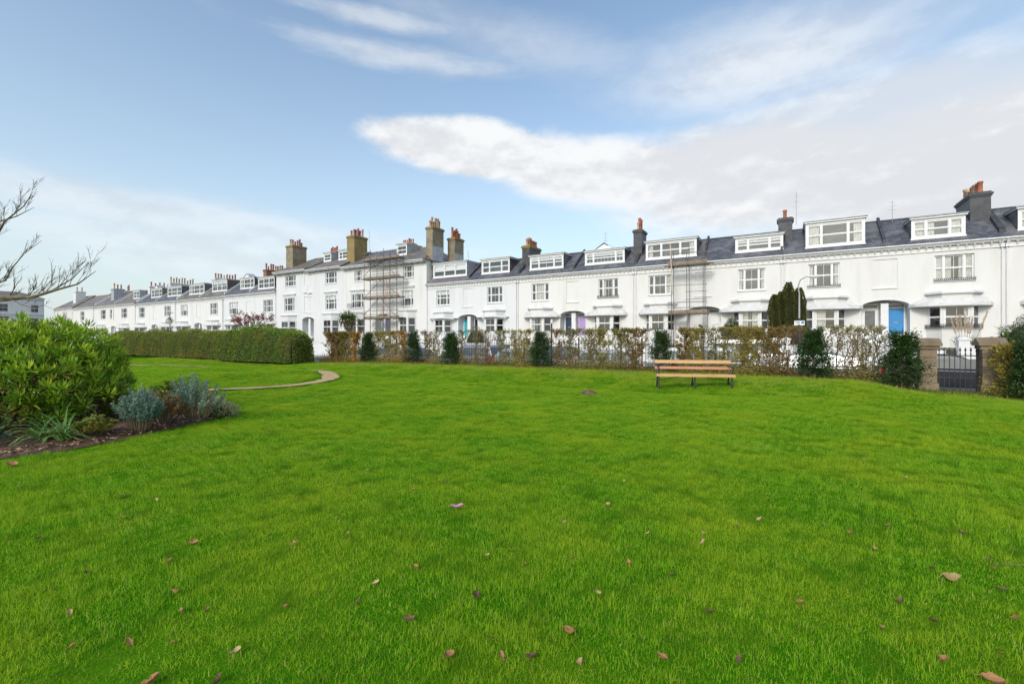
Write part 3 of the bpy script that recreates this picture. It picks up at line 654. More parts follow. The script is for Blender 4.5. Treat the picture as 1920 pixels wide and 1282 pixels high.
# ------------------------------------------------------------------ ground sheets
struct('ground', MB().add([(-3000, -3000, -.75), (3000, -3000, -.75), (3000, 3000, -.75), (-3000, 3000, -.75)], [(0, 1, 2, 3)]),
       mat('far_ground', (.06, .09, .04), (.09, .10, .06), .95, ns=.05))
def strip(name, n0, n1, z, m, s0=-60, s1=230):
    return struct(name, MB().add([W(s0, n0, z), W(s1, n0, z), W(s1, n1, z), W(s0, n1, z)], [(0, 3, 2, 1)]), m)
M_ASPH = mat('asphalt', (.05, .05, .052), (.075, .074, .072), .9, ns=3, bump=.3, bs=80)
M_PAVE = mat('paving', (.22, .21, .20), (.16, .155, .15), .9, ns=2, bump=.2, bs=40)
strip('road', 21.2, 31.0, -.40, M_ASPH)
def slab(name, n0, n1, z0, z1, m, s0=-60, s1=230):
    a = [W(s0, n0), W(s1, n0), W(s1, n1), W(s0, n1)]
    return struct(name, MB().add([(p.x, p.y, z) for z in (z0, z1) for p in a], [(4, 7, 6, 5), (0, 1, 5, 4), (1, 2, 6, 5), (2, 3, 7, 6), (3, 0, 4, 7)]), m)
M_KERB = mat('kerb_stone', (.30, .29, .27), (.22, .215, .20), .9, ns=3)
slab('pavement_near', 19.15, 21.05, -.7, -.284, M_PAVE); slab('kerb_near', 21.05, 21.2, -.7, -.28, M_KERB)
slab('kerb_far', 31.0, 31.15, -.7, -.28, M_KERB); slab('pavement_far', 31.15, 32.95, -.7, -.284, M_PAVE)
slab('front_gardens', 35.5, 46.0, -.7, .95, mat('garden_soil', (.10, .11, .05), (.16, .13, .08), .95, ns=1.2), s1=200)
# lawn surface
M_LAWN = mat('lawn_moss', (.045, .15, .004), (.10, .20, .008), .95, ns=.8, bump=.6, bs=25, spec=0, lo=.42, hi=.7, detail=8)
BED = [(-9.6, 5.3), (-7.1, 6.15), (-6.3, 7.25), (-5.95, 8.4), (-5.75, 9.1), (-6.05, 9.9), (-6.9, 11.0), (-8, 12), (-11, 12.2), (-13.5, 10.5), (-13.5, 6)]
PATH = [(-34, 31.5), (-26, 28.4), (-18, 26.0), (-13.8, 24.8), (-11.0, 23.2), (-9.0, 21.2), (-7.7, 19.2), (-7.0, 17.4), (-7.1, 15.9), (-7.9, 14.6), (-9.6, 13.7), (-12.5, 13.3), (-17, 13.4)]
def smoothline(pts, k=8):
    P = [Vector(p) for p in pts]; out = []
    for i in range(len(P)-1):
        a, b, c, d = P[max(i-1, 0)], P[i], P[i+1], P[min(i+2, len(P)-1)]
        for j in range(k):
            t = j/k; out.append(.5*((2*b)+(c-a)*t+(2*a-5*b+4*c-d)*t*t+(3*b-a-3*c+d)*t**3))
    out.append(P[-1]); return out
ss = np.arange(-48, 92, .5); nn = np.concatenate([np.arange(-14, 18.6, .4), [18.75]])
SS, NN = np.meshgrid(ss, nn); GX = NN*N.x+SS*D.x; GY = NN*N.y+SS*D.y; GZ = ground(GX, GY)
ni, nj = SS.shape; idx = np.arange(ni*nj).reshape(ni, nj)
F = np.stack([idx[:-1, :-1], idx[1:, :-1], idx[1:, 1:], idx[:-1, 1:]], -1).reshape(-1, 4)
lawn = link('lawn', arr_mesh('lawn', np.stack([GX, GY, GZ], -1).reshape(-1, 3), F, M_LAWN, smooth=True)); lawn['kind'] = 'structure'
def ribbon(name, pts, w, m, dz=.025, seed=1):
    rg = random.Random(seed); L = smoothline(pts); V = []; F_ = []
    for i, p in enumerate(L):
        d = (L[min(i+1, len(L)-1)]-L[max(i-1, 0)]).normalized(); q = Vector((-d.y, d.x)); ww = w*(1+rg.uniform(-.25, .25))*(.55 if p.x < -13.5 else 1)
        for t in (-1, -.5, 0, .5, 1):
            r = p+q*ww*.5*t; V.append((r.x, r.y, float(ground(r.x, r.y))+dz))
    for i in range(len(L)-1):
        for k in range(4): F_.append((5*i+k, 5*i+k+1, 5*i+6+k, 5*i+5+k))
    return struct(name, MB().add(V, F_), m), L
M_GRAV = mat('gravel', (.60, .42, .22), (.44, .30, .15), .95, ns=14, bump=.8, bs=90)
_, PL1 = ribbon('gravel_path', PATH, .58, M_GRAV)
def bedmesh():
    V = [(-9.5, 9.0, .16)]; k = len(BED); L = smoothline(BED+[BED[0]], 4)[:-1]
    for f in (.5, .85, 1.0):
        for p in L:
            x, y = -9.5+(p.x+9.5)*f, 9.0+(p.y-9.0)*f; V.append((x, y, float(ground(x, y))+(.14, .09, .012)[(.5, .85, 1.0).index(f)]))
    n = len(L); F_ = [(0, 1+i, 1+(i+1) % n) for i in range(n)]
    for r in range(2):
        for i in range(n): a = 1+r*n+i; b = 1+r*n+(i+1) % n; F_.append((a, a+n, b+n, b))
    return MB().add(V, F_), L
bm_, BEDL = bedmesh(); struct('flower_bed', bm_, mat('bed_soil', (.085, .052, .034), (.17, .10, .062), .95, ns=9, bump=.9, bs=45))
def inpoly(x, y, poly):
    c = np.zeros(x.shape, bool); k = len(poly)
    for i in range(k):
        x1, y1 = poly[i]; x2, y2 = poly[(i+1) % k]
        if y1 == y2: continue
        c ^= ((y1 > y) != (y2 > y)) & (x < (x2-x1)*(y-y1)/(y2-y1)+x1)
    return c
# ------------------------------------------------------------------ the terrace
WH = M_FRAME
blue = paint('blue_door', (.03, .24, .55), .4); teal = paint('teal_door', (.02, .38, .46), .4); navy = paint('navy_door', (.02, .045, .10), .4)
lav = paint('lavender_door', (.42, .30, .62), .5); royal = paint('royal_blue_door', (.015, .05, .38), .4); black = paint('black_door', (.02, .02, .022), .3)
pink = paint('pink_door', (.75, .22, .26), .5); midb = paint('mid_blue_door', (.10, .22, .55), .5); whited = paint('white_door', (.78, .78, .77), .4); grn = paint('sage_door', (.30, .40, .36), .5)
CH = dict
house('white terrace house cut by the right picture edge, beyond the tall black chimney', -20.2, 1, 6.89, dorm=(-18, -14.1, 9.32, 10.85), dormkw=dict(style='glazed', curtains=((.02, .98),)), door=(whited, WH), winkw=dict(curtains=((.05, .3), (.7, .95))))
house('white terrace house with the bright blue front door and bay railing', -6.67, -1, 6.64, dorm=(-11.39, -8.3, 9.29, 10.84), dormkw=dict(style='glazed', curtains=((.03, .3), (.56, .97))), door=(blue, WH),
      winkw=dict(curtains=((.02, .36), (.55, .98))), rail=(.18, .12), rail_bay=True,
      chims=[CH(s=-12.62, y=-3.7, w=1.15, d=3.4, z0=9.8, z1=12.7, m=M_LEAD, n=8, kind='b', ph=.85)])
house('white terrace house with grey glazed front door and the largest dormer', -6.67, 1, 6.94, dorm=(-5.45, -1.4, 9.33, 11.42), dormkw=dict(style='flat', cheek=M_FRAME, curtains=((.02, .16), (.78, .97))), door=(M_FRAME, WH), glazed_door=True,
      rail=(.16, .1), baykw=dict(curtains=((.5, .97),)), chims=[CH(s=.1, y=-2.6, w=1.1, d=1.2, z0=9.8, z1=12.5, m=M_LEAD, n=2, cap=M_LEAD, ph=.7)], parap=(True, False))
house('white terrace house behind the tall cypress trees, drawn curtains in its bay', 6.7, -1, 6.43, dorm=(.25, 4.05, 9.49, 10.83), dormkw=dict(cheek=M_SLATE), door=(whited, WH), baykw=dict(curtains=((.02, .4), (.6, .98))), canopy_s=1.05)
house('white terrace house with a narrow scaffold before it', 6.7, 1, 6.5, dorm=(7.4, 12.25, 9.58, 11.32), dormkw=dict(lights=(.3, .4, .3), bars=(0, 0, 0)), door=(whited, WH),
      chims=[CH(s=13.35, y=-2.5, w=.9, d=1.7, z0=9.8, z1=13.0, m=M_LEAD, n=4, cap=M_LEAD, ph=1.05)])
house('white terrace house with lavender front door and pedimented dormer', 20.0, -1, 6.8, dorm=(14.45, 18.85, 9.6, 11.0), dormkw=dict(style='gable', lights=(.18, .6, .18), bars=(1, 5, 1)), door=(lav, WH), rail=(.2, .16), winkw=dict(bars=(0, 1, 0)))
house('white terrace house with dark navy front door beside the lavender one', 20.0, 1, 7.0, dorm=(21.4, 25.7, 9.57, 11.15), dormkw=dict(style='glazed', lights=(.25, .48, .25), bars=(0, 1, 0)), door=(navy, WH), winkw=dict(curtains=((.28, .72),)),
      chims=[CH(s=26.8, y=-3.1, w=1.0, d=2.9, z0=9.8, z1=12.75, m=M_LEAD, n=6, cap=M_LICHEN, ph=.85)])
house('white terrace house with black front door under the teal neighbour arch', 34.2, -1, 7.2, dorm=(28.5, 32.6, 9.62, 11.33), dormkw=dict(lights=(.25, .45, .25)), door=(black, WH), canopy='shelf')
house('white terrace house with the turquoise front door', 34.2, 1, 6.8, dorm=(34.95, 40.55, 9.68, 11.5), dormkw=dict(lights=(.33, .33, .33), blind=.45, cheek=M_LEADG), door=(teal, WH), canopy='shelf', roofm=M_SLATE_C, parap=(True, False))
# three-storey block
T3 = dict(canopy=None, overhang=.75, bracket=.95, ridge_y=-5.2, pitch=.50, hoods=True, baytop=4.5, downpipe=False, parap=(False, False), name='tall_terrace_house', brk=True)
house('tall three-storey house at the right end of the taller block, bare side wall', 49.2, -1, 8.2, eave=12.1, win=(3.6, 5.8, 6.1, 8.2), win2=(4.1, 5.9, 9.95, 11.65), bay=(3.2, 4.0, 5.6, 6.4), dorm=(46.9, 48.9, 13.75, 15.3), dormkw=dict(lights=(1,), bars=(1,), cheek=M_LEADG),
      door=(royal, WH), roofm=M_SLATE_B, hip=-3.6, winkw=dict(lights=(.2, .6, .2), bars=(0, 1, 0)),
      chims=[CH(s=41.35, y=-2.1, w=1.15, d=2.3, z0=10.0, z1=16.7, m=M_BRICKC, n=6, cap=M_LICHEN, ph=1.15, kind='b', lead=True), CH(s=40.5, y=-5.6, w=1.3, d=2.0, z0=10.0, z1=15.8, m=M_BRICKC, n=6, cap=M_LICHEN, ph=1.2, lead=True)], **T3)
house('tall three-storey house with big scaffold and iron balcony', 49.2, 1, 8.3, eave=12.3, win=(4.0, 6.6, 6.2, 8.25), win2=(4.3, 5.95, 10.1, 11.65), bay=(3.6, 4.4, 6.1, 6.9), door=(grn, WH), roofm=M_SLATE_C, rail=(.62, .75), wallm=M_WALL,
      winkw=dict(lights=(.2, .6, .2), bars=(0, 1, 0)), chims=[CH(s=50.2, y=-6.2, w=2.4, d=1.0, z0=12.5, z1=16.2, m=M_LICHEN, n=6, cap=M_LICHEN, ph=.7, along='x')], **T3)
house('tall three-storey house with the mossy square chimney and triple dormer', 66.2, -1, 8.7, eave=12.55, win=(4.35, 6.95, 6.13, 8.3), win2=(4.35, 7.0, 10.2, 11.95), bay=(4.1, 4.9, 6.9, 7.7), door=(M_FRAME, WH), glazed_door=True, roofm=M_SLATE_B, pediment=True,
      dorm=[(58.9, 62.1, 14.3, 15.75), (64.2, 66.1, 14.4, 15.75)], dormkw=[dict(lights=(.25, .45, .25), bars=(0, 1, 0), cheek=M_SLATE), dict(lights=(1,), bars=(1,), cheek=M_LEADG)],
      chims=[CH(s=57.4, y=-2.4, w=1.7, d=2.5, z0=12.6, z1=17.4, m=M_LICHEN, n=6, cap=M_LICHEN, ph=1.1)], **T3)
house('tall three-storey house at the left end of the taller block', 66.2, 1, 8.7, eave=12.75, win=(3.55, 6.4, 6.2, 8.42), win2=(3.3, 6.15, 10.35, 12.1), bay=(3.0, 3.9, 6.0, 6.9), door=(M_FRAME, WH), glazed_door=True, roofm=M_SLATE_B, hip=3.6, pediment=True,
      chims=[CH(s=73.2, y=-2.6, w=1.9, d=2.6, z0=12.8, z1=17.6, m=M_BRICKC, n=6, cap=M_LICHEN, ph=1.1, bands=2), CH(s=68.2, y=-6.5, w=2.2, d=1.0, z0=13, z1=16.8, m=M_BRICKC, n=5, cap=M_BRICKC, ph=.75, along='x')], **T3)
# smaller houses further down the street
FK = dict(ridge_y=-4.8, baytop=4.2, parm=M_TRIM, canopy_s=1.2, bracket=.5)
house('far white terrace house adjoining the tall block, behind the red-leaved tree', 83.5, -1, 8.6, eave=9.7, win=(4.7, 7.5, 6.22, 8.37), bay=(4.4, 5.2, 7.0, 7.8), dorm=(76.4, 81.4, 10.45, 12.45), dormkw=dict(lights=(.33, .33, .33), bars=(1, 1, 1)), door=(whited, WH), roofm=M_SLATE_C, **FK)
house('far white terrace house with a gabled dormer and long row of red chimney pots', 83.5, 1, 8.7, eave=9.7, win=(3.5, 6.45, 6.2, 8.42), bay=(3.4, 4.2, 6.2, 7.0), dorm=(83.8, 88.5, 10.95, 12.9), dormkw=dict(style='gable', lights=(.25, .45, .25), bars=(0, 1, 0)), door=(pink, WH), roofm=M_SLATE,
      chims=[CH(s=83.6, y=-5.2, w=1.0, d=4.2, z0=12, z1=14.5, m=M_BRICK, n=9, ph=.95)], **FK)
house('far white terrace house with mossy roof and tall brown-cheeked dormer', 101.7, -1, 9.5, eave=9.6, win=(4.7, 7.5, 6.3, 8.55), bay=(4.4, 5.2, 7.2, 8.0), dorm=(93.6, 99.2, 11.0, 13.2), dormkw=dict(lights=(.33, .33, .33), cheek=M_SLATE_B, bars=(1, 1, 1)), door=(midb, WH), roofm=M_SLATE_B, **FK)
house('far white terrace house with the grey domed bay canopy', 101.7, 1, 9.6, eave=9.6, win=(4.3, 7.2, 6.4, 8.65), bay=(4.2, 5.0, 7.3, 8.1), dorm=(101.9, 108.1, 10.85, 12.9), dormkw=dict(lights=(.3, .4, .3), bars=(0, 1, 0)), door=(whited, WH), roofm=M_SLATE_B,
      chims=[CH(s=101.6, y=-5.2, w=1.0, d=4.6, z0=12, z1=14.2, m=M_TRIM, n=8, ph=.95)], **FK)
house('far white terrace house with blue front door past the domed canopy', 121.2, -1, 9.9, eave=9.65, win=(4.7, 7.8, 6.5, 8.7), bay=(4.6, 5.4, 7.6, 8.4), dorm=(111.8, 118.2, 10.95, 13.0), dormkw=dict(lights=(.3, .4, .3), bars=(0, 1, 0)), door=(midb, WH), **FK)
house('far white terrace house with the arched white gable dormer', 121.2, 1, 9.9, eave=9.65, win=(5.0, 8.1, 6.5, 8.8), bay=(4.9, 5.7, 7.8, 8.6), dorm=(121.4, 126.9, 11.1, 13.1), dormkw=dict(style='gable', lights=(.25, .45, .25), bars=(0, 1, 0), cheek=M_SLATE_B), door=(whited, WH),
      chims=[CH(s=121.1, y=-5.4, w=1.1, d=5.2, z0=12, z1=14.4, m=M_TRIM, n=9, kind='b', ph=1.1)], **FK)
house('far white terrace house with small dormer and brown roof, street lamp in front', 144.0, -1, 12.9, eave=9.9, win=(4.8, 8.2, 6.65, 8.95), bay=(5.0, 5.9, 8.2, 9.1), dorm=(133, 136.4, 11.3, 13.2), dormkw=dict(lights=(.5, .5), cheek=M_LEADG), door=(midb, WH), roofm=M_SLATE_B,
      chims=[CH(s=131.5, y=-5.0, w=1.1, d=4.5, z0=12, z1=14.2, m=M_TRIM, n=5, ph=1.1)], **FK)
house('far white terrace house with slate-hung chimney stack and no dormer', 144.0, 1, 12.7, eave=9.9, win=(4.7, 8.2, 6.65, 9.0), bay=(5.0, 5.9, 8.2, 9.1), extra_win=(.9, 1.0+1.2, 6.65, 8.95), panel=False, door=(whited, WH), roofm=M_SLATE_B,
      chims=[CH(s=150.5, y=-3.0, w=1.9, d=2.2, z0=11, z1=14.6, m=M_LEADG, n=3, ph=1.2, cap=M_LEADG)], **FK)
house('last brown-roofed white house before the end of the street', 172.0, -1, 15.2, eave=10.0, win=(5.5, 8.6, 6.6, 9.0), bay=(5.2, 6.2, 9.0, 10.0), door=(black, WH), roofm=M_SLATE_B, parap=(False, True), **FK)
house('farthest white house of the terrace with broad cream gable end', 172.0, 1, 15.5, eave=10.3, win=(5.0, 8.4, 6.6, 9.2), bay=(5.2, 6.2, 9.0, 10.0), door=(black, WH), roofm=M_SLATE_B, hip=4.5, wallm=M_WALL2, parap=(False, False),
      chims=[CH(s=178, y=-3.0, w=2.2, d=2.2, z0=11, z1=15.4, m=M_TRIM, n=2, kind='b', ph=1.3)], **FK)
# house closing the view on the far left, at right angles to the terrace
def end_house():
    c = W(197, 46); h = thing('corner_house', 'white flat-topped corner house closing the street at the left picture edge', 'house', (c.x, c.y, 0), PHI-math.pi/2)
    # local +x runs towards the camera, +y faces the street
    mb = MB(); wins = [(1.2, 2.9, 9.6, 11.9), (7.6, 9.6, 9.6, 11.9), (13.5, 15.5, 9.6, 11.9), (1.2, 2.9, 5.3, 7.9), (7.3, 9.9, 5.3, 8.3), (13.5, 15.5, 5.3, 8.3), (7.4, 9.6, 1.4, 3.6), (1.2, 2.9, 1.4, 3.6)]
    X1, zt = 30, 14.0; h.rotation_euler.z = PHI+math.pi/2
    def fl(a): return a
    wall_grid(mb, 0, X1, -.6, zt, [(*w_, .15) for w_ in wins]); mb.add([(0, 0, -.6), (0, -12, -.6), (0, -12, zt), (0, 0, zt)], [(0, 1, 2, 3)])
    mb.add([(X1, 0, -.6), (X1, -12, -.6), (X1, -12, zt), (X1, 0, zt)], [(3, 2, 1, 0)]); mb.add([(0, -12, -.6), (X1, -12, -.6), (X1, -12, zt), (0, -12, zt)], [(0, 1, 2, 3)])
    mb.build('wall', M_WALL, h)
    for w_ in wins: window(h, (w_[0], 0), (w_[1], 0), w_[2], w_[3], lights=(1,), bars=(1,), rows=2 if w_[2] > 5 else 1)
    MB().box(0, X1, .002, .25, 8.9, 9.1).box(0, X1, .002, .5, 13.6, 13.9).build('cornice', M_TRIM, h)
    MB().add([(-.3, .6, 13.9), (X1, .6, 13.9), (X1, -12.3, 13.9), (-.3, -12.3, 13.9), (4, -5.5, 16.0), (X1-4, -5.5, 16.0)], [(0, 1, 5, 4), (1, 2, 5), (2, 3, 4, 5), (3, 0, 4), (3, 2, 1, 0)]).build('roof', M_SLATE_B, h)
    railing_mesh(5, .8, .8).build('balcony_railing', M_IRON, h, loc=(6, .02, 4.9))
    return h
end_house()
def turret():
    p = W(176, 62); h = thing('turret_house', 'distant house with red pyramid turret roof above the far rooftops', 'house', (p.x, p.y, 0), PHI)
    MB().box(-8, 8, -6, 6, -.6, 11.5).box(-2.1, 2.1, 3, 7.5, -.6, 13.2).build('wall', M_WALL2, h)
    MB().add([(-8.4, -6.4, 11.5), (8.4, -6.4, 11.5), (8.4, 6.4, 11.5), (-8.4, 6.4, 11.5), (-5, 0, 14.2), (5, 0, 14.2)], [(0, 1, 5, 4), (1, 2, 5), (2, 3, 4, 5), (3, 0, 4), (3, 2, 1, 0)]).build('roof', M_BRICK, h)
    t = MB().add([(-2.4, 2.9, 13.2), (2.4, 2.9, 13.2), (2.4, 7.9, 13.2), (-2.4, 7.9, 13.2), (0, 5.4, 16.6)], [(0, 1, 4), (1, 2, 4), (2, 3, 4), (3, 0, 4), (3, 2, 1, 0)]).build('turret_roof', M_BRICK, h)
    MB().tube([(0, 5.4, 16.5), (0, 5.4, 18)], [.12, .03], 6).build('finial', M_LEAD, t)
    chimney(h, -6, 4, 1.4, 2.4, 11, 16, M_TRIM, 2, kind='r', ph=1.4, along='x')
turret()
def teal_block():  # plain block standing for an unidentified sea-green patch on the skyline
    p = W(185, 92); h = thing('sea_green_block', 'far block with long pale sea-green top showing between the rooftops', 'building', (p.x, p.y, 0), PHI+.35)
    MB().box(-24, 24, -8, 8, -.6, 13).build('wall', M_WALL2, h)
    MB().prism([(-8.6, 13), (8.6, 13), (3.0, 18.2), (-3.0, 18.2)], 0, -25, 25).build('roof', mat('sea_green_top', (.27, .47, .47), (.32, .52, .51), .7, ns=.3), h)
teal_block()
# ------------------------------------------------------------------ garden walls before the houses
def garden_wall(label, s0, s1, top=1.15, gap=None):
    s0, s1 = s0+.02, s1-.02
    p = W(s0, 33, 0); h = thing('garden_wall', label, 'wall', (p.x, p.y, -.284), PHI, group='white front garden walls'); L = s1-s0; g0, g1 = gap or (L/2-1.5, L/2+1.5); T = top+.284
    MB().box(.23, g0-.23, -.16, .08, 0, T).build('wall', M_WALL, h); MB().box(g1+.23, L-.23, -.16, .08, 0, T).build('wall', M_WALL, h)
    for x0, x1 in ((.2, g0-.2), (g1+.2, L-.2)): MB().box(x0+.03, x1-.03, -.2, .12, T+.002, T+.09).build('coping', M_TRIM, h)
    for x in (0, g0, g1, L):
        x = min(max(x, .225), L-.225); MB().box(x-.22, x+.22, -.26, .18, 0, T+.38).box(x-.27, x+.27, -.31, .23, T+.382, T+.46).prism([(x-.22, T+.461), (x+.22, T+.461), (x, T+.56)], 1, -.26, .18).build('pier', M_TRIM, h)
    st = MB()
    for i in range(6): st.box(g0+.23, g1-.23, -.17-.38*(i+1), -.17-.38*i-.001, 0, .205*(i+1))
    st.build('steps', M_TRIM, h)
    for x0, x1 in ((.0, g0+.22), (g1-.22, L)): MB().box(x0, x1, -2.52, -.162, 0, 1.23).build('raised_bed', MATS['garden_soil'], h)
    h['kind'] = 'thing'
GW = [(-27, -13.31, 'beyond the tall stone gate pier at the right edge'), (-13.31, .27, 'seen through the iron garden gate'), (.27, 13.2, 'behind the bench and white van'), (13.2, 27, 'below the lavender and navy doors'), (27, 41, 'below the turquoise door'),
      (41, 57.5, 'below the big scaffold'), (57.5, 74.9, 'below the left half of the tall block'), (74.9, 92.2, 'under the red-leaved tree'), (92.2, 111.3, 'below the domed canopy'), (111.3, 131.1, 'below the arched gable dormer'), (131.1, 156.7, 'behind the farther street lamp')]
for a, b, t in GW: garden_wall('white front garden wall with piers, '+t, a, b)
# ------------------------------------------------------------------ scaffolds
def scaffold(label, s0, s1, n0, n1, zs, top, ladder, seed, board_m=None, levels=(), poles=4, brace=True, extra=False):
    rg = random.Random(seed); p = W(s0, n1, 0); h = thing('scaffold', label, 'scaffold', (p.x, p.y, .95), PHI)
    L = s1-s0; dp = n1-n0; B = .95                               # local y 0..dp towards the street
    def tube(a, b, r=.035, m=None): MB().tube([Vector(a)-Vector((0, 0, B)), Vector(b)-Vector((0, 0, B))], r, 6).build('tube', m or M_TUBE, h)
    for i in range(poles):
        x = L*i/(poles-1)
        for y in (0.05, dp): tube((x+rg.uniform(-.04, .04), y, B), (x+rg.uniform(-.05, .05), y, top+rg.uniform(-.5, .6)))
    for z in zs:
        for y in (0.05, dp):
            tube((-.35, y+.05, z-.06), (L+.4, y+.05, z-.06))
            if y > .1: tube((-.3, y+.05, z+.5), (L+.3, y+.05, z+.52)); tube((-.3, y+.05, z+1.0), (L+.3, y+.05, z+1.02))
        for i in range(poles): x = L*i/(poles-1)+.06; tube((x, -.1, z-.11), (x, dp+.25, z-.11))
        k = 4
        for j in range(k):
            y = .12+(dp-.2)*j/k; MB().box(-.5+rg.uniform(-.25, .2), L+.5+rg.uniform(-.2, .3), y, y+(dp-.2)/k-.02, z-B, z-B+.045).build('board', board_m or M_BOARD, h)
        MB().box(-.3, L+.3, dp-.09, dp-.06, z-B+.047, z-B+.30).build('toe_board', board_m or M_BOARD, h)
    zz = [B]+list(zs)
    for i in range(len(zz)-1 if brace else 0):
        a, b = (0, L*.5) if i % 2 else (L, L*.4); tube((a, dp+.1, zz[i]), (b, dp+.1, zz[i+1])); tube((L-a, dp+.1, zz[i]+.4), (L-b, dp+.1, zz[i+1]))
    if extra:
        for z in (5.2, 5.9): tube((-.3, dp+.06, z), (L*.55, dp+.06, z), .026)
        tube((-.3, dp+.06, 6.5), (L+.4, dp+.06, 6.55), .026)
        tube((L*.95, dp+.15, 5.7), (L*1.02, dp+.15, 10.4), .055, M_TUBEW)
    for (x0, x1, z0, z1) in ladder:
        mb = MB()
        for o in (-.2, .2): mb.tube([(x0+o, dp*.5, z0-B), (x1+o, dp*.5, z1-B)], .03, 5)
        for q in range(12): t = (q+.5)/12; x = x0+(x1-x0)*t; z = z0+(z1-z0)*t-B; mb.tube([(x-.2, dp*.5, z), (x+.2, dp*.5, z)], .018, 5)
        mb.build('ladder', mat('orange_ladder', (.60, .30, .20), None, .6), h)
    return h
scaffold('tall four-deck scaffold with orange ladder against the three-storey block', 44.5, 50.9, 44.15, 45.3, (4.45, 7.25, 9.95, 12.55), 13.5, [(3.6, 2.6, 4.5, 7.9), (2.6, 2.9, 7.3, 10.0)], 3, poles=6)
scaffold('slim scaffold tower with two plank decks before the right-hand terrace', 6.4, 9.2, 44.0, 45.0, (3.95, 8.45), 9.9, [], 5, poles=3, brace=False, extra=True)
# ------------------------------------------------------------------ garden boundary: wall, railings, gate piers
def low_wall(label, s0, s1, seed):
    p = W(s0, 18.95, 0); h = thing('stone_wall', label, 'wall', (p.x, p.y, -.30), PHI, group='low stone boundary walls'); L = s1-s0; rg = random.Random(seed)
    MB().box(0, L, -.18, .18, -.3, .64).build('core', M_STONE, h)
    meshes = [MB().box(0, .6, -.2-q, .2+q, 0, .10).mesh('coping_stone', M_STONE) for q in (.0, .008, .015)]; n = int(L/.62)
    for i in range(n): link('coping_stone', rg.choice(meshes), h, (.01+i*L/n, 0, .642+rg.uniform(0, .008)))
    sm = []
    for w_, hh in ((.50, .26), (.42, .26), (.36, .26)): sm.append((w_, MB().box(0, w_-.015, 0, .03, 0, hh-.015).mesh('stone', M_STONE)))
    vis = min(L, 34)
    for r in range(1):
        x = 0
        while x < vis-.5:
            w_, me = rg.choice(sm); link('stone', me, h, (x, .181+rg.uniform(-.006, .006), .36)); x += w_
    return h
low_wall('low brown stone wall under the railings, from the gate pier to the far hedge', -3.4, 22.0, 4)
low_wall('low brown stone wall right of the tall stone gate piers', -16, -5.4, 6)
def railing_run(label, s0, s1):
    p = W(s0, 18.95, 0); h = thing('iron_railing', label, 'railing', (p.x, p.y, .44), PHI); L = s1-s0; T = 1.05; mb = MB(); n = int(L/.14)
    for i in range(n+1):
        x = L*i/n; mb.box(x-.006, x+.006, -.006, .006, 0, T); mb.add([(x-.014, 0, T), (x, -.01, T-.02), (x+.014, 0, T), (x, .01, T-.02), (x, 0, T+.09)], [(0, 1, 4), (1, 2, 4), (2, 3, 4), (3, 0, 4)])
    b = mb.build('bars', M_IRON, h); b['kind'] = 'stuff'
    for z in (.10, T-.12): MB().box(0, L, -.008, .008, z, z+.018).build('rail', M_IRON, h)
    k = int(L/2.6)
    for i in range(k+1): x = L*i/k; MB().box(x-.022, x+.022, -.03, .022, 0, T+.05).lathe([(.035, 0), (.045, .04), (.02, .09), (.004, .12)], (x, 0, T+.05), 8).build('post', M_IRON, h)
railing_run('black iron railing along the low stone wall behind the saplings', -3.3, 22.0)
railing_run('black iron railing right of the stone gate piers', -15.5, -5.5)
def gate_pier(label, s, n, w, H, base, seed):
    p = W(s, n, 0); h = thing('gate_pier', label, 'gate pier', (p.x, p.y, base), PHI); rg = random.Random(seed); ch = (H-.34)/5; a = w/2
    MB().box(-a+.02, a-.02, -a+.02, a-.02, -.3, H-.35).build('core', M_STONE, h)
    for i in range(5):
        z0 = i*ch; o = rg.uniform(-.004, .004); e = .03 if i == 0 else 0
        MB().add(*chamfer_box(-a+o-e, a+o+e, -a-e, a+e, z0+.006-(.25 if i == 0 else 0), z0+ch-.006, .012)).build('stone', M_STONE, h)
    MB().add(*chamfer_box(-a-.05, a+.05, -a-.05, a+.05, H-.335, H-.24, .01)).build('stone', M_STONE, h)
    q = a+.10; mb = MB()
    mb.add([(-q, -q, H-.238), (q, -q, H-.238), (q, q, H-.238), (-q, q, H-.238), (-q, -q, H-.17), (q, -q, H-.17), (q, q, H-.17), (-q, q, H-.17), (0, -q, H), (0, q, H), (-q, 0, H-.01), (q, 0, H-.01), (0, 0, H+.01)],
           [(3, 2, 1, 0), (0, 1, 5, 8, 4), (2, 3, 7, 9, 6), (1, 2, 6, 11, 5), (3, 0, 4, 10, 7), (4, 8, 12, 10), (8, 5, 11, 12), (11, 6, 9, 12), (9, 7, 10, 12)])
    mb.build('cap', M_STONE, h)
def chamfer_box(x0, x1, y0, y1, z0, z1, c):
    v = []; 
    for z, k in ((z0, c), (z0+c, 0), (z1-c, 0), (z1, c)): v += [(x0+k, y0+k, z), (x1-k, y0+k, z), (x1-k, y1-k, z), (x0+k, y1-k, z)]
    f = [(3, 2, 1, 0), (12, 13, 14, 15)]
    for r in range(3):
        for k in range(4): f.append((4*r+k, 4*r+(k+1) % 4, 4*r+4+(k+1) % 4, 4*r+4+k))
    return v, f
gate_pier('brown stone gate pier on the bench side of the gate, half hidden by a yew', -3.72, 18.7, .40, 1.62, 0, 1)
gate_pier('brown stone gate pier at the far right with yellow-green leaves against it', -5.06, 18.5, .42, 1.64, 0, 2)
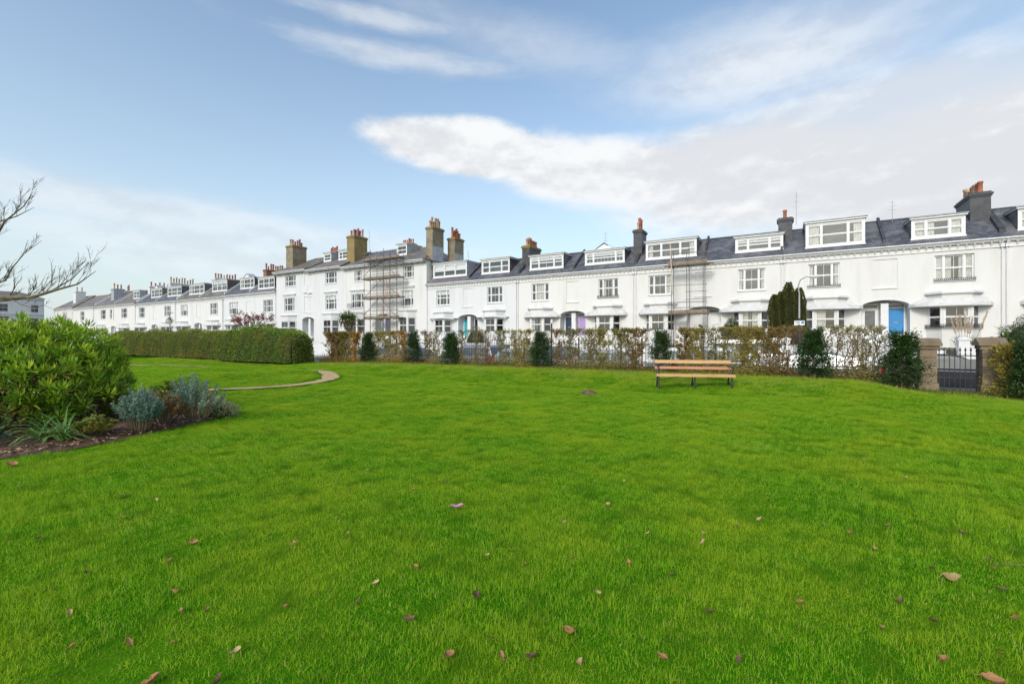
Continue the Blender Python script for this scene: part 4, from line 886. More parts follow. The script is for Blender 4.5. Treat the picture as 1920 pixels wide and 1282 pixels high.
def gate():
    p = W(-4.83, 18.6, 0); h = thing('iron_gate', 'black spear-topped iron gate between the two stone piers', 'gate', (p.x, p.y, .0), PHI); L = .88
    for i in range(8):
        x = .03+(L-.06)*i/7; hh = 1.22+(.10 if i in (0, 7) else 0)
        MB().box(x-.009, x+.009, -.009, .009, -.12, hh).lathe([(.008, 0), (.022, .02), (.026, .05), (.004, .13)], (x, 0, hh), 6).lathe([(.018, 0), (.02, .03), (.018, .05)], (x, 0, hh-.1), 6).build('bar', M_IRON, h)
    for z in (.0, .42, 1.08): MB().box(.0, L, -.014, .014, z, z+.03).build('rail', M_IRON, h)
    MB().box(-.03, .012, -.03, .03, -.15, 1.42).build('post', M_IRON, h)
gate()
def far_gate():
    p = W(22.3, 18.6, 0); h = thing('iron_gate', 'dark iron gate at the end of the gravel path beside the clipped hedge', 'gate', (p.x, p.y, .05), PHI); L = 1.1
    for i in range(10):
        x = .03+(L-.06)*i/9; MB().box(x-.012, x+.012, -.012, .012, 0, 1.75).build('bar', M_IRON, h)
    for z in (.08, .9, 1.6): MB().box(0, L, -.015, .015, z, z+.04).build('rail', M_IRON, h)
    MB().box(-.07, .0, -.05, .05, 0, 1.9).build('post', M_IRON, h)
    MB().box(L, L+.07, -.05, .05, 0, 1.9).build('post', M_IRON, h)
far_gate()
gate_pier('brown stone gate pier beside the far gate at the clipped hedge end', 23.85, 18.6, .55, 1.95, 0, 3)
# ------------------------------------------------------------------ vehicles
def car(label, s, n, face, col, kind='hatch', cat='car', z=-.40):
    """face +1: front points along +s"""
    p = W(s, n, z); h = thing('parked_car' if kind != 'van' else 'parked_van', label, cat, p, PHI+(0 if face > 0 else math.pi), group='vehicles parked along the street')
    pm = mat('car_paint_%s' % '_'.join(str(int(c*100)) for c in col), col, None, .25, metal=.25)
    if kind == 'van':
        L, Hh, wd = 4.9, 1.95, .94; low = [(-2.45, .35), (-2.47, .9), (-2.40, 1.15), (1.55, 1.15), (2.25, 1.02), (2.45, .75), (2.45, .35)]; top = [(-2.38, 1.15), (-2.28, 1.85), (-2.1, 1.95), (.75, 1.95), (1.0, 1.88), (1.62, 1.15)]
        wins = [(-2.1, -.95), (-.85, .25), (.35, 1.25)]; wz = (1.2, 1.74)
    elif kind == 'suv':
        L, Hh, wd = 4.4, 1.65, .92; low = [(-2.15, .35), (-2.2, .8), (-2.12, 1.02), (.95, 1.02), (1.95, .93), (2.2, .7), (2.2, .35)]; top = [(-2.1, 1.02), (-1.85, 1.55), (-1.6, 1.64), (-.1, 1.65), (.2, 1.58), (1.0, 1.02)]
        wins = [(-1.85, -1.0), (-.92, -.05), (.03, .72)]; wz = (1.06, 1.48)
    else:
        L, Hh, wd = 4.1, 1.46, .87; low = [(-2.0, .32), (-2.05, .7), (-1.95, .93), (.95, .92), (1.8, .80), (2.03, .6), (2.05, .32)]; top = [(-1.93, .93), (-1.5, 1.36), (-1.2, 1.45), (-.2, 1.46), (.15, 1.40), (1.05, .92)]
        wins = [(-1.55, -.75), (-.67, .05), (.13, .75)]; wz = (.97, 1.31)
    def loft(prof, widths, name, m, par):
        k = len(prof); v = [(x, -w_, z_) for (x, z_), w_ in zip(prof, widths)]+[(x, w_, z_) for (x, z_), w_ in zip(prof, widths)]
        f = [tuple(range(k)), tuple(range(2*k-1, k-1, -1))]+[(i, k+i, k+(i+1) % k, (i+1) % k) for i in range(k)]
        o = MB().add(v, f).build(name, m, par, smooth=False); b = o.modifiers.new('bevel', 'BEVEL'); b.width = .05; b.segments = 2; b.limit_method = 'ANGLE'; return o
    loft(low, [wd if 0 < i < len(low)-1 else wd-.04 for i in range(len(low))], 'body', pm, h)
    zt = max(z_ for _, z_ in top); zb = top[0][1]
    cw = [wd-.03-(.16 if kind != 'van' else .1)*((z_-zb)/(zt-zb)) for _, z_ in top]
    cab = loft(top, cw, 'cabin', pm, h)
    inset = (.16 if kind != 'van' else .1)
    for a, b in wins:
        for sg in (-1, 1):
            def pt(x, z_): return (x, sg*(wd-.03-inset*((z_-zb)/(zt-zb))+.006), z_)
            sl = .28 if b == wins[-1][1] else .0; sl0 = .22 if a == wins[0][0] and kind != 'van' else 0
            MB().add([pt(a, wz[0]), pt(b+sl*.6, wz[0]), pt(b-sl*.6, wz[1]), pt(a+sl0, wz[1])], [(0, 1, 2, 3)]).build('window', M_GLASSC, cab)
    fx_, bx = top[-1], top[-2]; n_ = Vector((bx[1]-fx_[1], 0, fx_[0]-bx[0])).normalized()*.008
    n_ = Vector((abs(n_.x), 0, abs(n_.z)))
    for nm, (a, b) in (('windscreen', (top[-1], top[-2])), ('rear_window', (top[0], top[1]))):
        sgx = 1 if nm == 'windscreen' else -1; q = []
        for (x, z_), t in ((a, .08), (b, .06)):
            o = (b if (x, z_) == a else a); xx, zz = x+(o[0]-x)*t, z_+(o[1]-z_)*t; w_ = wd-.03-inset*((zz-zb)/(zt-zb))-.09; q.append((xx+sgx*n_.x, w_, zz+n_.z))
        MB().add([(q[0][0], -q[0][1], q[0][2]), (q[0][0], q[0][1], q[0][2]), (q[1][0], q[1][1], q[1][2]), (q[1][0], -q[1][1], q[1][2])], [(0, 1, 2, 3)]).build(nm, M_GLASSC, cab)
    r = .31 if kind == 'hatch' else .34
    for x in (-L*.31, L*.31):
        for sg in (-1, 1):
            wv = MB().lathe([(r*.55, -.1), (r*.93, -.105), (r, -.06), (r, .06), (r*.93, .105), (r*.55, .1)], sides=20)
            wv.v = [(vx, vz, vy) for vx, vy, vz in wv.v]
            o = wv.build('wheel', M_TYRE, h, smooth=False, loc=(x, sg*(wd-.08), r))
            rm = MB().lathe([(.03, -.112), (r*.56, -.108), (r*.6, 0), (r*.56, .108), (.03, .112)], sides=14); rm.v = [(vx, vz, vy) for vx, vy, vz in rm.v]; rm.build('rim', M_ALLOY, o)
    fl, rl = low[-2], low[1]
    for sg in (-1, 1):
        MB().box(fl[0]-.22, fl[0]-.02, sg*(wd-.30), sg*(wd+.004), fl[1]-.02, fl[1]+.14).build('headlight', M_LAMP, h)
        MB().box(rl[0]-.006, rl[0]+.14, sg*(wd-.20), sg*(wd+.006), rl[1]-.02, rl[1]+.24).build('tail_light', M_TAIL, h)
        xm = wins[-1][1]+.1; MB().add(*chamfer_box(xm-.05, xm+.07, min(sg*(wd-.04), sg*(wd+.16)), max(sg*(wd-.04), sg*(wd+.16)), wz[0]-.02, wz[0]+.13, .02)).build('wing_mirror', pm, h)
    MB().box(fl[0]+.0, fl[0]+.03, -.26, .26, .42, .53).build('number_plate', M_FRAME, h)
    return h
M_GLASSC = mat('car_glass', (.05, .065, .07), (.08, .10, .105), .05, ns=2); M_TYRE = mat('tyre', (.02, .02, .02), None, .8); M_ALLOY = mat('alloy', (.45, .45, .47), None, .35, metal=.8)
M_LAMP = mat('lamp_glass', (.75, .77, .8), None, .1); M_TAIL = mat('tail_lamp', (.55, .02, .02), None, .2)
car('dark charcoal hatchback parked behind the iron gate', -5.0, 22.1, -1, (.05, .055, .065))
car('light grey hatchback with red tail light, between the two big yews', -1.6, 22.1, -1, (.30, .32, .35))
car('silver low car in front of the white van, behind the hedge by the bench', 2.2, 22.1, -1, (.25, .28, .30), 'suv')
car('white panel van with side windows parked on the far kerb', 1.6, 29.6, -1, (.80, .80, .80), 'van', 'van')
car('silver hatchback behind the brown saplings left of the bench', 7.4, 22.1, -1, (.33, .35, .38))
car('pale blue-grey hatchback behind the pale twiggy saplings below the black door', 12.2, 22.1, -1, (.28, .36, .45))
car('mauve-grey tall car parked below the turquoise door', 16.2, 22.1, 1, (.26, .24, .31), 'suv')
car('silver-blue hatchback parked just left of the mauve-grey car', 20.6, 22.1, -1, (.24, .29, .38))
car('pale silver hatchback below the big scaffold', 24.6, 22.1, -1, (.48, .48, .49))
car('dark hatchback on the far kerb below the navy door', 14.5, 29.8, 1, (.10, .10, .11))
# ------------------------------------------------------------------ street lamps and posts
def lamp(label, s, n, H, sign=False, side=-1):
    p = W(s, n, 0); h = thing('street_lamp', label, 'street lamp', (p.x, p.y, -.284), PHI, group='street lamps')
    MB().lathe([(.13, 0), (.13, .25), (.10, .3), (.085, .9), (.075, 3.0), (.09, 3.02), (.05, 3.1)], sides=12).build('base_post', M_IRON, h, smooth=False)
    pts = [(0, 0, 3.05), (0, 0, H-1.0), (side*-.06, 0, H-.55), (side*.05, 0, H-.18), (side*.35, 0, H-.02), (side*.6, 0, H-.05)]
    MB().tube([Vector(q) for q in pts], [.045, .04, .036, .034, .03, .03], 8).build('arm', mat('grey_post', (.34, .34, .35), None, .5), h, smooth=True)
    MB().box(min(side*.55, side*.95), max(side*.55, side*.95), -.09, .09, H-.13, H-.03).build('lamp_head', mat('grey_post', (.34, .34, .35), None, .5), h)
    if sign:
        MB().box(-.26, .26, .09, .11, 2.68, 2.95).build('sign_plate', M_FRAME, h); MB().box(-.23, -.09, .111, .114, 2.77, 2.91).build('sign_symbol', paint('sign_blue', (.03, .22, .38)), h)
        for i in range(3): MB().box(-.04, .21-.05*i, .111, .114, 2.87-i*.08, 2.90-i*.08).build('sign_line', M_IRON, h)
lamp('street lamp with black base and parking plate before the cypresses', -.65, 31.9, 5.55, True)
lamp('street lamp with curved arm above the long clipped hedge', 79.0, 31.9, 5.8, False)
lamp('farthest street lamp by the corner house at the left edge', 157, 31.9, 6.6, False)
def post(label, s, n, H, r, cap, z=-.284):
    p = W(s, n, z); h = thing('street_post', label, 'post', p, PHI)
    MB().lathe([(r*1.25, 0), (r*1.25, .12), (r, .16), (r, H)], sides=10).build('shaft', cap and mat('dull_post', (.16, .14, .12), None, .7) or M_IRON, h)
    if cap: MB().tube([(0, 0, H), (0, 0, H+.35), (.05, 0, H+.5), (.16, 0, H+.55)], [r, r*.9, r*.8, r*.7], 8).build('hooked_top', M_IRON, h)
    else: MB().lathe([(r*1.3, 0), (r*1.5, .05), (r*1.5, .15), (r*.6, .2)], (0, 0, H), 10).build('cap', M_LAMP, h)
post('slim black post with pale cap before the navy door', 10.0, 20.4, 2.65, .04, False)
post('brown post with black hooked top behind the right end of the bench', 3.0, 20.4, 1.9, .07, True)
# ------------------------------------------------------------------ bench
def bench():
    p = Vector((5.77, 14.55, 0)); p.z = float(ground(p.x, p.y)); h = thing('park_bench', 'long slatted wooden bench with black iron legs on the lawn', 'bench', p, math.atan2(-.42, 2.2)); L = 2.32
    # local -y faces the camera (sitting side)
    for i, (y, z, w_, t) in enumerate(((-.40, .345, .07, .075), (-.27, .385, .11, .03), (-.14, .378, .11, .03))):
        MB().add(*chamfer_box(-L/2, L/2, y-w_/2, y+w_/2, z, z+t+(.02 if i == 0 else 0), .008)).build('seat_slat', M_WOOD, h)
    for z, y, hh, m in ((.600, .045, .095, M_WOOD2), (.795, .095, .115, M_WOOD)):
        v, f = chamfer_box(-L/2, L/2, -.018, .018, -hh/2, hh/2, .008); a = .22
        MB().add([(x, y+yy*math.cos(a)+zz*math.sin(a), z+zz*math.cos(a)-yy*math.sin(a)) for x, yy, zz in v], f).build('back_slat', m, h)
    for x in (-L/2+.08, 0, L/2-.08):
        leg = MB(); leg.tube([(x, -.38, -.02), (x, -.36, .2), (x, -.37, .36)], [.028, .022, .024], 8).tube([(x, .14, -.02), (x, .05, .22), (x, -.005, .37), (x, .065, .62), (x, .13, .87)], [.028, .022, .024, .022, .018], 8)
        leg.tube([(x, -.43, .35), (x, -.2, .345), (x, .02, .36)], .02, 6).tube([(x, -.38, .02), (x, -.1, .16), (x, .12, .02)], .014, 6).build('leg', M_IRON, h)
        if x: MB().tube([(x, -.40, .40), (x, -.42, .53), (x, -.36, .64), (x, -.2, .665), (x, .06, .66)], [.02, .02, .024, .022, .018], 8).build('armrest', M_IRON, h)
    for x in (-1, 1): MB().tube([(x*(L/2-.1), -.05, .22), (0, -.05, .38)], .010, 6).build('brace', M_IRON, h)
bench()
# ------------------------------------------------------------------ vegetation
def foliage(name, parent, parts, m, kind='stuff'):
    V, F_, T = join(parts); o = link(name, arr_mesh(name, V, F_, m, T), parent)
    if kind: o['kind'] = kind
    return o
# ---- grass
M_GRASS = leafmat('grass_blades', [(.05, .20, .005), (.15, .43, .008), (.27, .58, .014), (.44, .63, .035), (.62, .56, .17)], trans=.5, rough=.8, patch=.9, pscale=.8, pcol=(.48, .60, .03), spec=.08, turf=(.05, .21, .006))
def grass_patch(seed, size=.5, n=3000, dry=0.0):
    rg = np.random.default_rng(seed)
    x, y = np.clip(rg.normal(0, 1, (2, n))*0+rg.uniform(-1, 1, (2, n))*size*.5+rg.normal(0, .035, (2, n)), -size*.75, size*.75); cl = np.sin(x*23+seed)*np.sin(y*19+seed*2)+.6*np.sin(x*41-y*33+seed)
    hgt = np.clip(.027+.009*cl+rg.normal(0, .011, n), .010, .07); ang = rg.uniform(0, 2*np.pi, n); lean = np.abs(rg.normal(.55, .45, n))
    d = np.stack([np.cos(ang)*lean, np.sin(ang)*lean, np.ones(n)], 1); d = unit(d)
    w_ = rg.uniform(.0022, .0042, n); P = np.stack([x, y, np.full(n, -.012)], 1); L = (hgt+.012)[:, None]
    side = np.stack([-np.sin(ang+rg.normal(0, .6, n)), np.cos(ang), np.zeros(n)], 1); side = unit(side)*w_[:, None]*.5
    mid = P+d*L*.55; tip = P+d*L*.98+np.stack([np.cos(ang)*lean, np.sin(ang)*lean, -lean*.35], 1)*L*.28
    V = np.stack([P-side, P+side, mid+side*.85, mid-side*.85, tip], 1).reshape(-1, 3); b = np.arange(n)*5
    T_ = np.clip(rg.normal(.42+.22*dry, .25, n)+.08*cl, 0, .85); T_[rg.random(n) < .03+.20*dry] = 1.0
    F1 = np.stack([b, b+1, b+2, b+3], 1); F2 = np.stack([b+3, b+2, b+4, b+4], 1)
    me = bpy.data.meshes.new('grass_tuft'); faces = [tuple(f) for f in F1.tolist()]+[tuple(f[:3]) for f in F2.tolist()]
    me.from_pydata(V.tolist(), [], faces); me.materials.append(M_GRASS)
    a = me.attributes.new('tint', 'FLOAT', 'POINT'); a.data.foreach_set('value', np.repeat(T_, 5).astype(np.float32)); me.update(); return me
gcol = bpy.data.collections.new('grass_tufts')
for i in range(10): gcol.objects.link(bpy.data.objects.new('grass_tuft_%02d' % i, grass_patch(i, dry=0 if i < 6 else (.45 if i < 8 else 1.0))))
def lump(x, y): return .5*np.sin(x*.9+1.3*np.sin(y*.6))*np.sin(y*1.1+.8*np.sin(x*.5+2))+.35*np.sin(x*2.3+y*1.2+1)*np.sin(y*2.0-x*.7)+.2*np.sin(x*4.7+2)*np.sin(y*4.1+1)
def pick_tuft(x, y, rg):
    n = x*N.x+y*N.y; r = rg.normal(0, .3, len(x))+lump(x, y)*.9+1.7*sstep(n, 13.5, 17.5)-.9; k = rg.integers(0, 6, len(x)); k = np.where(r > -.05, rg.integers(6, 8, len(x)), k); return np.where(r > .55, rg.integers(8, 10, len(x)), k)
def grass_points():
    rg = np.random.default_rng(5); st = .46; gx, gy = np.meshgrid(np.arange(-30, 24, st), np.arange(-1.5, 36, st)); x = gx.ravel(); y = gy.ravel()
    x = x+rg.uniform(-.03, .03, x.size); y = y+rg.uniform(-.03, .03, y.size); n = x*N.x+y*N.y
    k = (n < 18.62) & (np.abs(x) < y*1.3+2.6) & ~inpoly(x, y, [(p.x, p.y) for p in BEDL])
    x, y = x[k], y[k]
    for L, w_ in ((PL1, .50),):
        d = np.min(np.stack([np.hypot(x-p.x, y-p.y) for p in L]), 0); x, y = x[d > w_], y[d > w_]
    z = ground(x, y); e = .15; sxn = (ground(x+e, y)-ground(x-e, y))/(2*e); syn = (ground(x, y+e)-ground(x, y-e))/(2*e)
    return np.stack([x, y, z], 1), np.stack([np.arctan(syn), -np.arctan(sxn), np.zeros_like(x)], 1), pick_tuft(x, y, rg), rg.integers(0, 4, len(x))
GP, GR, GI, GK = grass_points()
gm = bpy.data.meshes.new('grass'); gm.vertices.add(len(GP)); gm.vertices.foreach_set('co', GP.astype(np.float32).ravel())
a = gm.attributes.new('tilt', 'FLOAT_VECTOR', 'POINT'); a.data.foreach_set('vector', GR.astype(np.float32).ravel())
a = gm.attributes.new('pick', 'INT', 'POINT'); a.data.foreach_set('value', GI.astype(np.int32))
a = gm.attributes.new('spin', 'FLOAT', 'POINT'); a.data.foreach_set('value', (GK*math.pi/2).astype(np.float32))
rg_ = np.random.default_rng(9); dist = np.hypot(GP[:, 0], GP[:, 1])
a = gm.attributes.new('grow', 'FLOAT', 'POINT'); a.data.foreach_set('value', (rg_.uniform(.85, 1.15, len(GP))*(1+.45*lump(GP[:, 0]*1.7+3, GP[:, 1]*1.7))*(1+.25*sstep(GP[:, 0]*N.x+GP[:, 1]*N.y, 13, 18.5))).astype(np.float32))
grass = link('grass', gm); grass['kind'] = 'stuff'; grass['label'] = 'short mown green lawn grass'; grass['category'] = 'grass'
ng = bpy.data.node_groups.new('grass_spread', 'GeometryNodeTree')
ng.interface.new_socket('Geometry', in_out='INPUT', socket_type='NodeSocketGeometry'); ng.interface.new_socket('Geometry', in_out='OUTPUT', socket_type='NodeSocketGeometry')
gn = ng.nodes; gi = gn.new('NodeGroupInput'); go = gn.new('NodeGroupOutput'); ip = gn.new('GeometryNodeInstanceOnPoints'); ci = gn.new('GeometryNodeCollectionInfo')
ci.inputs['Collection'].default_value = gcol; ci.inputs['Separate Children'].default_value = True; ci.inputs['Reset Children'].default_value = True
mp_ = gn.new('GeometryNodeMeshToPoints')
def nattr(nm, t):
    q = gn.new('GeometryNodeInputNamedAttribute'); q.data_type = t; q.inputs['Name'].default_value = nm; return q.outputs['Attribute']
gl_ = ng.links; gl_.new(gi.outputs[0], mp_.inputs['Mesh']); gl_.new(mp_.outputs[0], ip.inputs['Points']); gl_.new(ci.outputs[0], ip.inputs['Instance'])
ip.inputs['Pick Instance'].default_value = True; gl_.new(nattr('pick', 'INT'), ip.inputs['Instance Index'])
er = gn.new('FunctionNodeEulerToRotation'); gl_.new(nattr('tilt', 'FLOAT_VECTOR'), er.inputs[0])
cz = gn.new('ShaderNodeCombineXYZ'); gl_.new(nattr('spin', 'FLOAT'), cz.inputs[2]); er2 = gn.new('FunctionNodeEulerToRotation'); gl_.new(cz.outputs[0], er2.inputs[0])
rr = gn.new('FunctionNodeRotateRotation'); rr.rotation_space = 'LOCAL'; gl_.new(er.outputs[0], rr.inputs[0]); gl_.new(er2.outputs[0], rr.inputs[1]); gl_.new(rr.outputs[0], ip.inputs['Rotation'])
sc_ = gn.new('ShaderNodeCombineXYZ'); sc_.inputs[0].default_value = 1; sc_.inputs[1].default_value = 1; gl_.new(nattr('grow', 'FLOAT'), sc_.inputs[2]); gl_.new(sc_.outputs[0], ip.inputs['Scale'])
gl_.new(ip.outputs[0], go.inputs[0]); md = grass.modifiers.new('spread', 'NODES'); md.node_group = ng
# ---- fallen leaves
M_DEAD = [mat('dead_leaf_tan', (.38, .20, .075), (.25, .12, .05), .7, ns=30), mat('dead_leaf_brown', (.16, .075, .04), (.10, .05, .03), .7, ns=30), mat('dead_leaf_pale', (.50, .36, .18), (.38, .25, .12), .7, ns=30)]
def leaf_mesh(seed, m):
    rg = random.Random(seed); L, w_ = 1.0, rg.uniform(.45, .7); n = 6; mb = MB(); vs = []; curl = rg.uniform(.3, 1.1); tw = rg.uniform(-.5, .5)
    for i in range(n+1):
        t = i/n; x = t*L-.5; hw = w_*.5*math.sin(math.pi*min(1, t*.92+.04))**.8*(1+rg.uniform(-.4, .35)); z = curl*(4*(t-.5)**2)*.35
        for q in (-1, -.5, 0, .5, 1): vs.append((x+rg.uniform(-.02, .02), q*hw, z+abs(q)**1.5*curl*.55*hw*2+tw*q*hw*.5*t+rg.uniform(-.012, .012)))
    mb.add(vs, [(5*i+k, 5*i+k+1, 5*i+6+k, 5*i+5+k) for i in range(n) for k in range(4)]); mb.tube([(-.5, 0, curl*.35), (-.75, .05, .1)], [.02, .012], 4); return mb.mesh('fallen_leaf', m)
LM = [leaf_mesh(i, M_DEAD[i % 3]) for i in range(12)]
FH = .016
def fleaf(x, y, size, mi, rz, label, group='dead leaves scattered on the lawn', tilt=(0, 0)):
    o = link('fallen_leaf', LM[mi], None, (x, y, float(ground(x, y))+FH+size*.06), rz); o.rotation_euler = (tilt[0], tilt[1], rz); size *= .8; o.scale = (size, size, size); tag(o, label, 'leaf', group)
def gp(px, py): Y = 854*1.57/(py-635); return ((px-960)/854*Y, Y)          # survey point on the lawn
for px, py, sz, mi, rz, lb in ((1066, 1200, .105, 0, 2.2, 'upright tan curled leaf, tallest in the front middle of the lawn'), (841, 1247, .075, 0, .8, 'round tan leaf at the front edge of the lawn'), (939, 1246, .065, 3, 1.9, 'small pinkish tan leaf at the front edge between two others'),
        (995, 1247, .075, 1, .3, 'dark brown folded leaf at the front edge of the lawn'), (767, 1172, .085, 4, .2, 'dark brown crumpled leaf left of the front middle'), (1787, 1092, .12, 2, -.35, 'long pale curled leaf on the right part of the lawn'),
        (1767, 1240, .07, 6, .4, 'reddish tan leaf near the front right of the lawn'), (1860, 1279, .11, 9, -.3, 'large tan leaf cut by the bottom edge at the right'), (669, 1136, .06, 7, .5, 'small brown leaf left of the crumpled dark one'),
        (891, 1130, .08, 10, 1.5, 'narrow reddish leaf standing on end in the front middle'), (1179, 1061, .07, 3, 1.6, 'pinkish upright leaf right of the middle lawn'), (1177, 1031, .06, 4, .1, 'dark brown leaf just beyond the pinkish upright leaf'),
        (363, 1021, .09, 0, .2, 'tan leaf lying on the left part of the lawn'), (318, 1051, .06, 6, .9, 'small orange tan leaf on the left part of the lawn'), (553, 1026, .07, 2, .1, 'pale narrow leaf on the left of the middle lawn'),
        (286, 1274, .09, 0, .5, 'tan leaf at the bottom edge on the left'), (410, 1277, .07, 1, 1.4, 'dark leaf at the bottom edge left of middle'), (23, 866, .16, 0, .1, 'orange brown leaf beside the flower bed at the left edge'), (1689, 1128, .06, 1, .2, 'dark brown broken leaf at right centre of the lawn'), (1880, 1105, .07, 4, -.4, 'black-brown leaf near the right edge')):
    x, y = gp(px, py); fleaf(x, y, sz, mi, rz, lb, tilt=(random.Random(px).uniform(-.5, .5), random.Random(py).uniform(-.5, .3)))
rg = random.Random(12)
for px, py in [(74, 996), (15, 1000), (329, 1110), (386, 1140), (652, 1005), (705, 1100), (635, 972), (505, 1008), (960, 1040), (985, 1068), (1215, 1003), (1260, 1080), (1340, 888), (1205, 880), (1170, 905), (1318, 1001), (1383, 985), (1425, 975), (1595, 1002), (1665, 990), (1640, 1032), (1803, 1005), (1745, 1068), (1750, 1165), (1655, 1178), (1440, 940), (1545, 985), (690, 882), (835, 905), (560, 935), (230, 962), (440, 1225), (240, 1200), (1500, 1130), (1330, 1150), (1120, 1120), (1060, 985), (780, 1070), (920, 1210), (1090, 1255), (1240, 1240), (1905, 1160), (1860, 1068), (1250, 820), (1480, 830), (1620, 860), (900, 800), (1400, 790), (1700, 900), (1150, 785)]+[(rg.uniform(20, 1900), 760+500*rg.random()**1.3) for _ in range(26)]:
    x, y = gp(px, py)
    if inpoly(np.array([x]), np.array([y]), [(p.x, p.y) for p in BEDL])[0]: continue
    fleaf(x, y, rg.uniform(.045, .075), rg.randrange(12), rg.uniform(0, 6), 'small dead brown leaf lying among the grass blades', 'small dead leaves strewn over the lawn', (rg.uniform(-.5, .5), rg.uniform(-.5, .5)))
x, y = gp(857, 960); o = link('flower_head', LM[5].copy(), None, (x, y, float(ground(x, y))+.05)); o.data.materials.clear(); o.data.materials.append(mat('pink_petals', (.62, .28, .42), (.45, .18, .30), .7, ns=30)); o.scale = (.11, .09, .09); tag(o, 'pink fallen flower head alone on the middle lawn', 'flower')
x, y = gp(1105, 736); rgm = np.random.default_rng(3)
mh = MB(); ks = 14; vs = [(0, 0, .10)]
for r, zz in ((.10, .085), (.18, .04), (.26, -.01)):
    for k in range(ks): t = 2*math.pi*k/ks; rr_ = r*(1+rgm.uniform(-.2, .2)); vs.append((rr_*math.cos(t), rr_*math.sin(t), zz*(1+rgm.uniform(-.2, .2))))
mh.add(vs, [(0, 1+k, 1+(k+1) % ks) for k in range(ks)]+[(1+r*ks+k, 1+(r+1)*ks+k, 1+(r+1)*ks+(k+1) % ks, 1+r*ks+(k+1) % ks) for r in range(2) for k in range(ks)])
tag(mh.build('molehill', MATS['bed_soil'], None, loc=(x, y, float(ground(x, y))+.02)), 'small dark molehill of earth on the lawn left of the bench', 'molehill', kind='thing')
# twig on the lawn
x, y = gp(1895, 1068); tag(MB().tube([(-.12, .02, .03), (-.03, 0, .04), (.06, -.01, .04), (.14, -.03, .03)], [.002, .003, .003, .002], 5).build('fallen_twig', M_TWIG, None, loc=(x, y, float(ground(x, y))+.01)), 'thin pale fallen twig near the right edge of the lawn', 'twig')

# ---- rosette shrubs of the flower bed
def shrub_root(name, label, x, y, cat='shrub', dz=.08): return thing(name, label, cat, (x, y, float(ground(x, y))+dz))
def rosettes(C, Ax, nl, L, wd, rng, tint0, droop=.5, spread=1.0, tv=.12):
    """leaves fanned round each axis"""
    parts = []; n = len(C); Ax = unit(Ax); r1 = unit(np.cross(Ax, rng.normal(size=(n, 3)))); r2 = np.cross(Ax, r1)
    for k in range(nl):
        t = 2*np.pi*(k*.381966)+rng.normal(0, .2, n); f = (k+.5)/nl; out = r1*np.cos(t)[:, None]+r2*np.sin(t)[:, None]
        dr = Ax*(1.05-f*spread*1.15)[..., None] if isinstance(f, np.ndarray) else Ax*(1.05-f*spread*1.15)
        dr = unit(dr+out*(.35+.75*f))
        base = C-Ax*(L*.45*f)+out*.01
        parts.append(leaves(base, dr, L*(.65+.4*f)*rng.uniform(.85, 1.15, n), wd, rng, np.clip(tint0-.28*f+rng.normal(0, tv, n)+.1, 0, 1), bend=droop*f+.1, flat=out+rng.normal(0, .15, (n, 3))))
    return parts
def big_shrub():
    rng = np.random.default_rng(21); h = shrub_root('leafy_shrub', 'large bright green rosette-leaved shrub filling the left of the flower bed', -9.3, 8.4, dz=.05)
    lobes = [((-.15, 0, .75), (2.0, 1.5, 1.02)), ((.9, -.25, .62), (1.25, 1.1, .80)), ((.55, .4, .95), (1.1, 1.0, .95)), ((-1.4, -.6, .7), (1.6, 1.4, 1.0)), ((1.45, -.1, .40), (.8, .8, .6)), ((.25, -.1, 1.15), (.75, .75, .78)), ((.6, -.75, .30), (1.35, .6, .50)), ((-.9, -1.0, .35), (1.3, .6, .55))]
    C = []; A = []; 
    for c, r in lobes:
        n = int(230*r[0]*r[2]); u = unit(rng.normal(size=(n, 3))); u[:, 2] = np.abs(u[:, 2])*rng.choice([1, 1, 1, -.35], n); f = rng.uniform(.80, 1.04, n)[:, None]
        p = np.array(c)+u*np.array(r)*f; C.append(p); A.append(unit(u/np.array(r)+np.array([0, 0, .75])))
    C = np.concatenate(C); A = np.concatenate(A); k = C[:, 2] > .08; C, A = C[k], A[k]
    # leave out tips buried deep inside another lobe
    deep = np.zeros(len(C), bool)
    for c, r in lobes: deep |= (((C-np.array(c))/np.array(r))**2).sum(1) < .50
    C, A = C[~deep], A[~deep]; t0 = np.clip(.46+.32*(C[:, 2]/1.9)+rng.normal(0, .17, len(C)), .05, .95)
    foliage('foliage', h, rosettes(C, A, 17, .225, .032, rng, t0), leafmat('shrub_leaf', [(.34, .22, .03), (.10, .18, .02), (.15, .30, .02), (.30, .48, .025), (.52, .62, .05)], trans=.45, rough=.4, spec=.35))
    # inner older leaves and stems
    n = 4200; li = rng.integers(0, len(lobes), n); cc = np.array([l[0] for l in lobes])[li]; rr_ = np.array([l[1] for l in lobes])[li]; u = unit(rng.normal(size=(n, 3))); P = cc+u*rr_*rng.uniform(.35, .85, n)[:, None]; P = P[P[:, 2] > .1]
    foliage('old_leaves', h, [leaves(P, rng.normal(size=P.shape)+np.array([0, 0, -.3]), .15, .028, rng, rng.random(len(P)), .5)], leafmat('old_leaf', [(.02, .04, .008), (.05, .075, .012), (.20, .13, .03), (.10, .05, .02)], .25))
    st = MB(); rg = random.Random(4)
    for i in range(70):
        q = C[rng.integers(0, len(C))]; b = Vector((q[0]*.45+rg.uniform(-.2, .2), q[1]*.45+rg.uniform(-.2, .2), -.05)); q = Vector(q); st.tube([b, b.lerp(q, .5)+Vector((0, 0, .12)), q], [.018, .013, .007], 5)
    st.build('stems', M_BARK, h)
big_shrub()
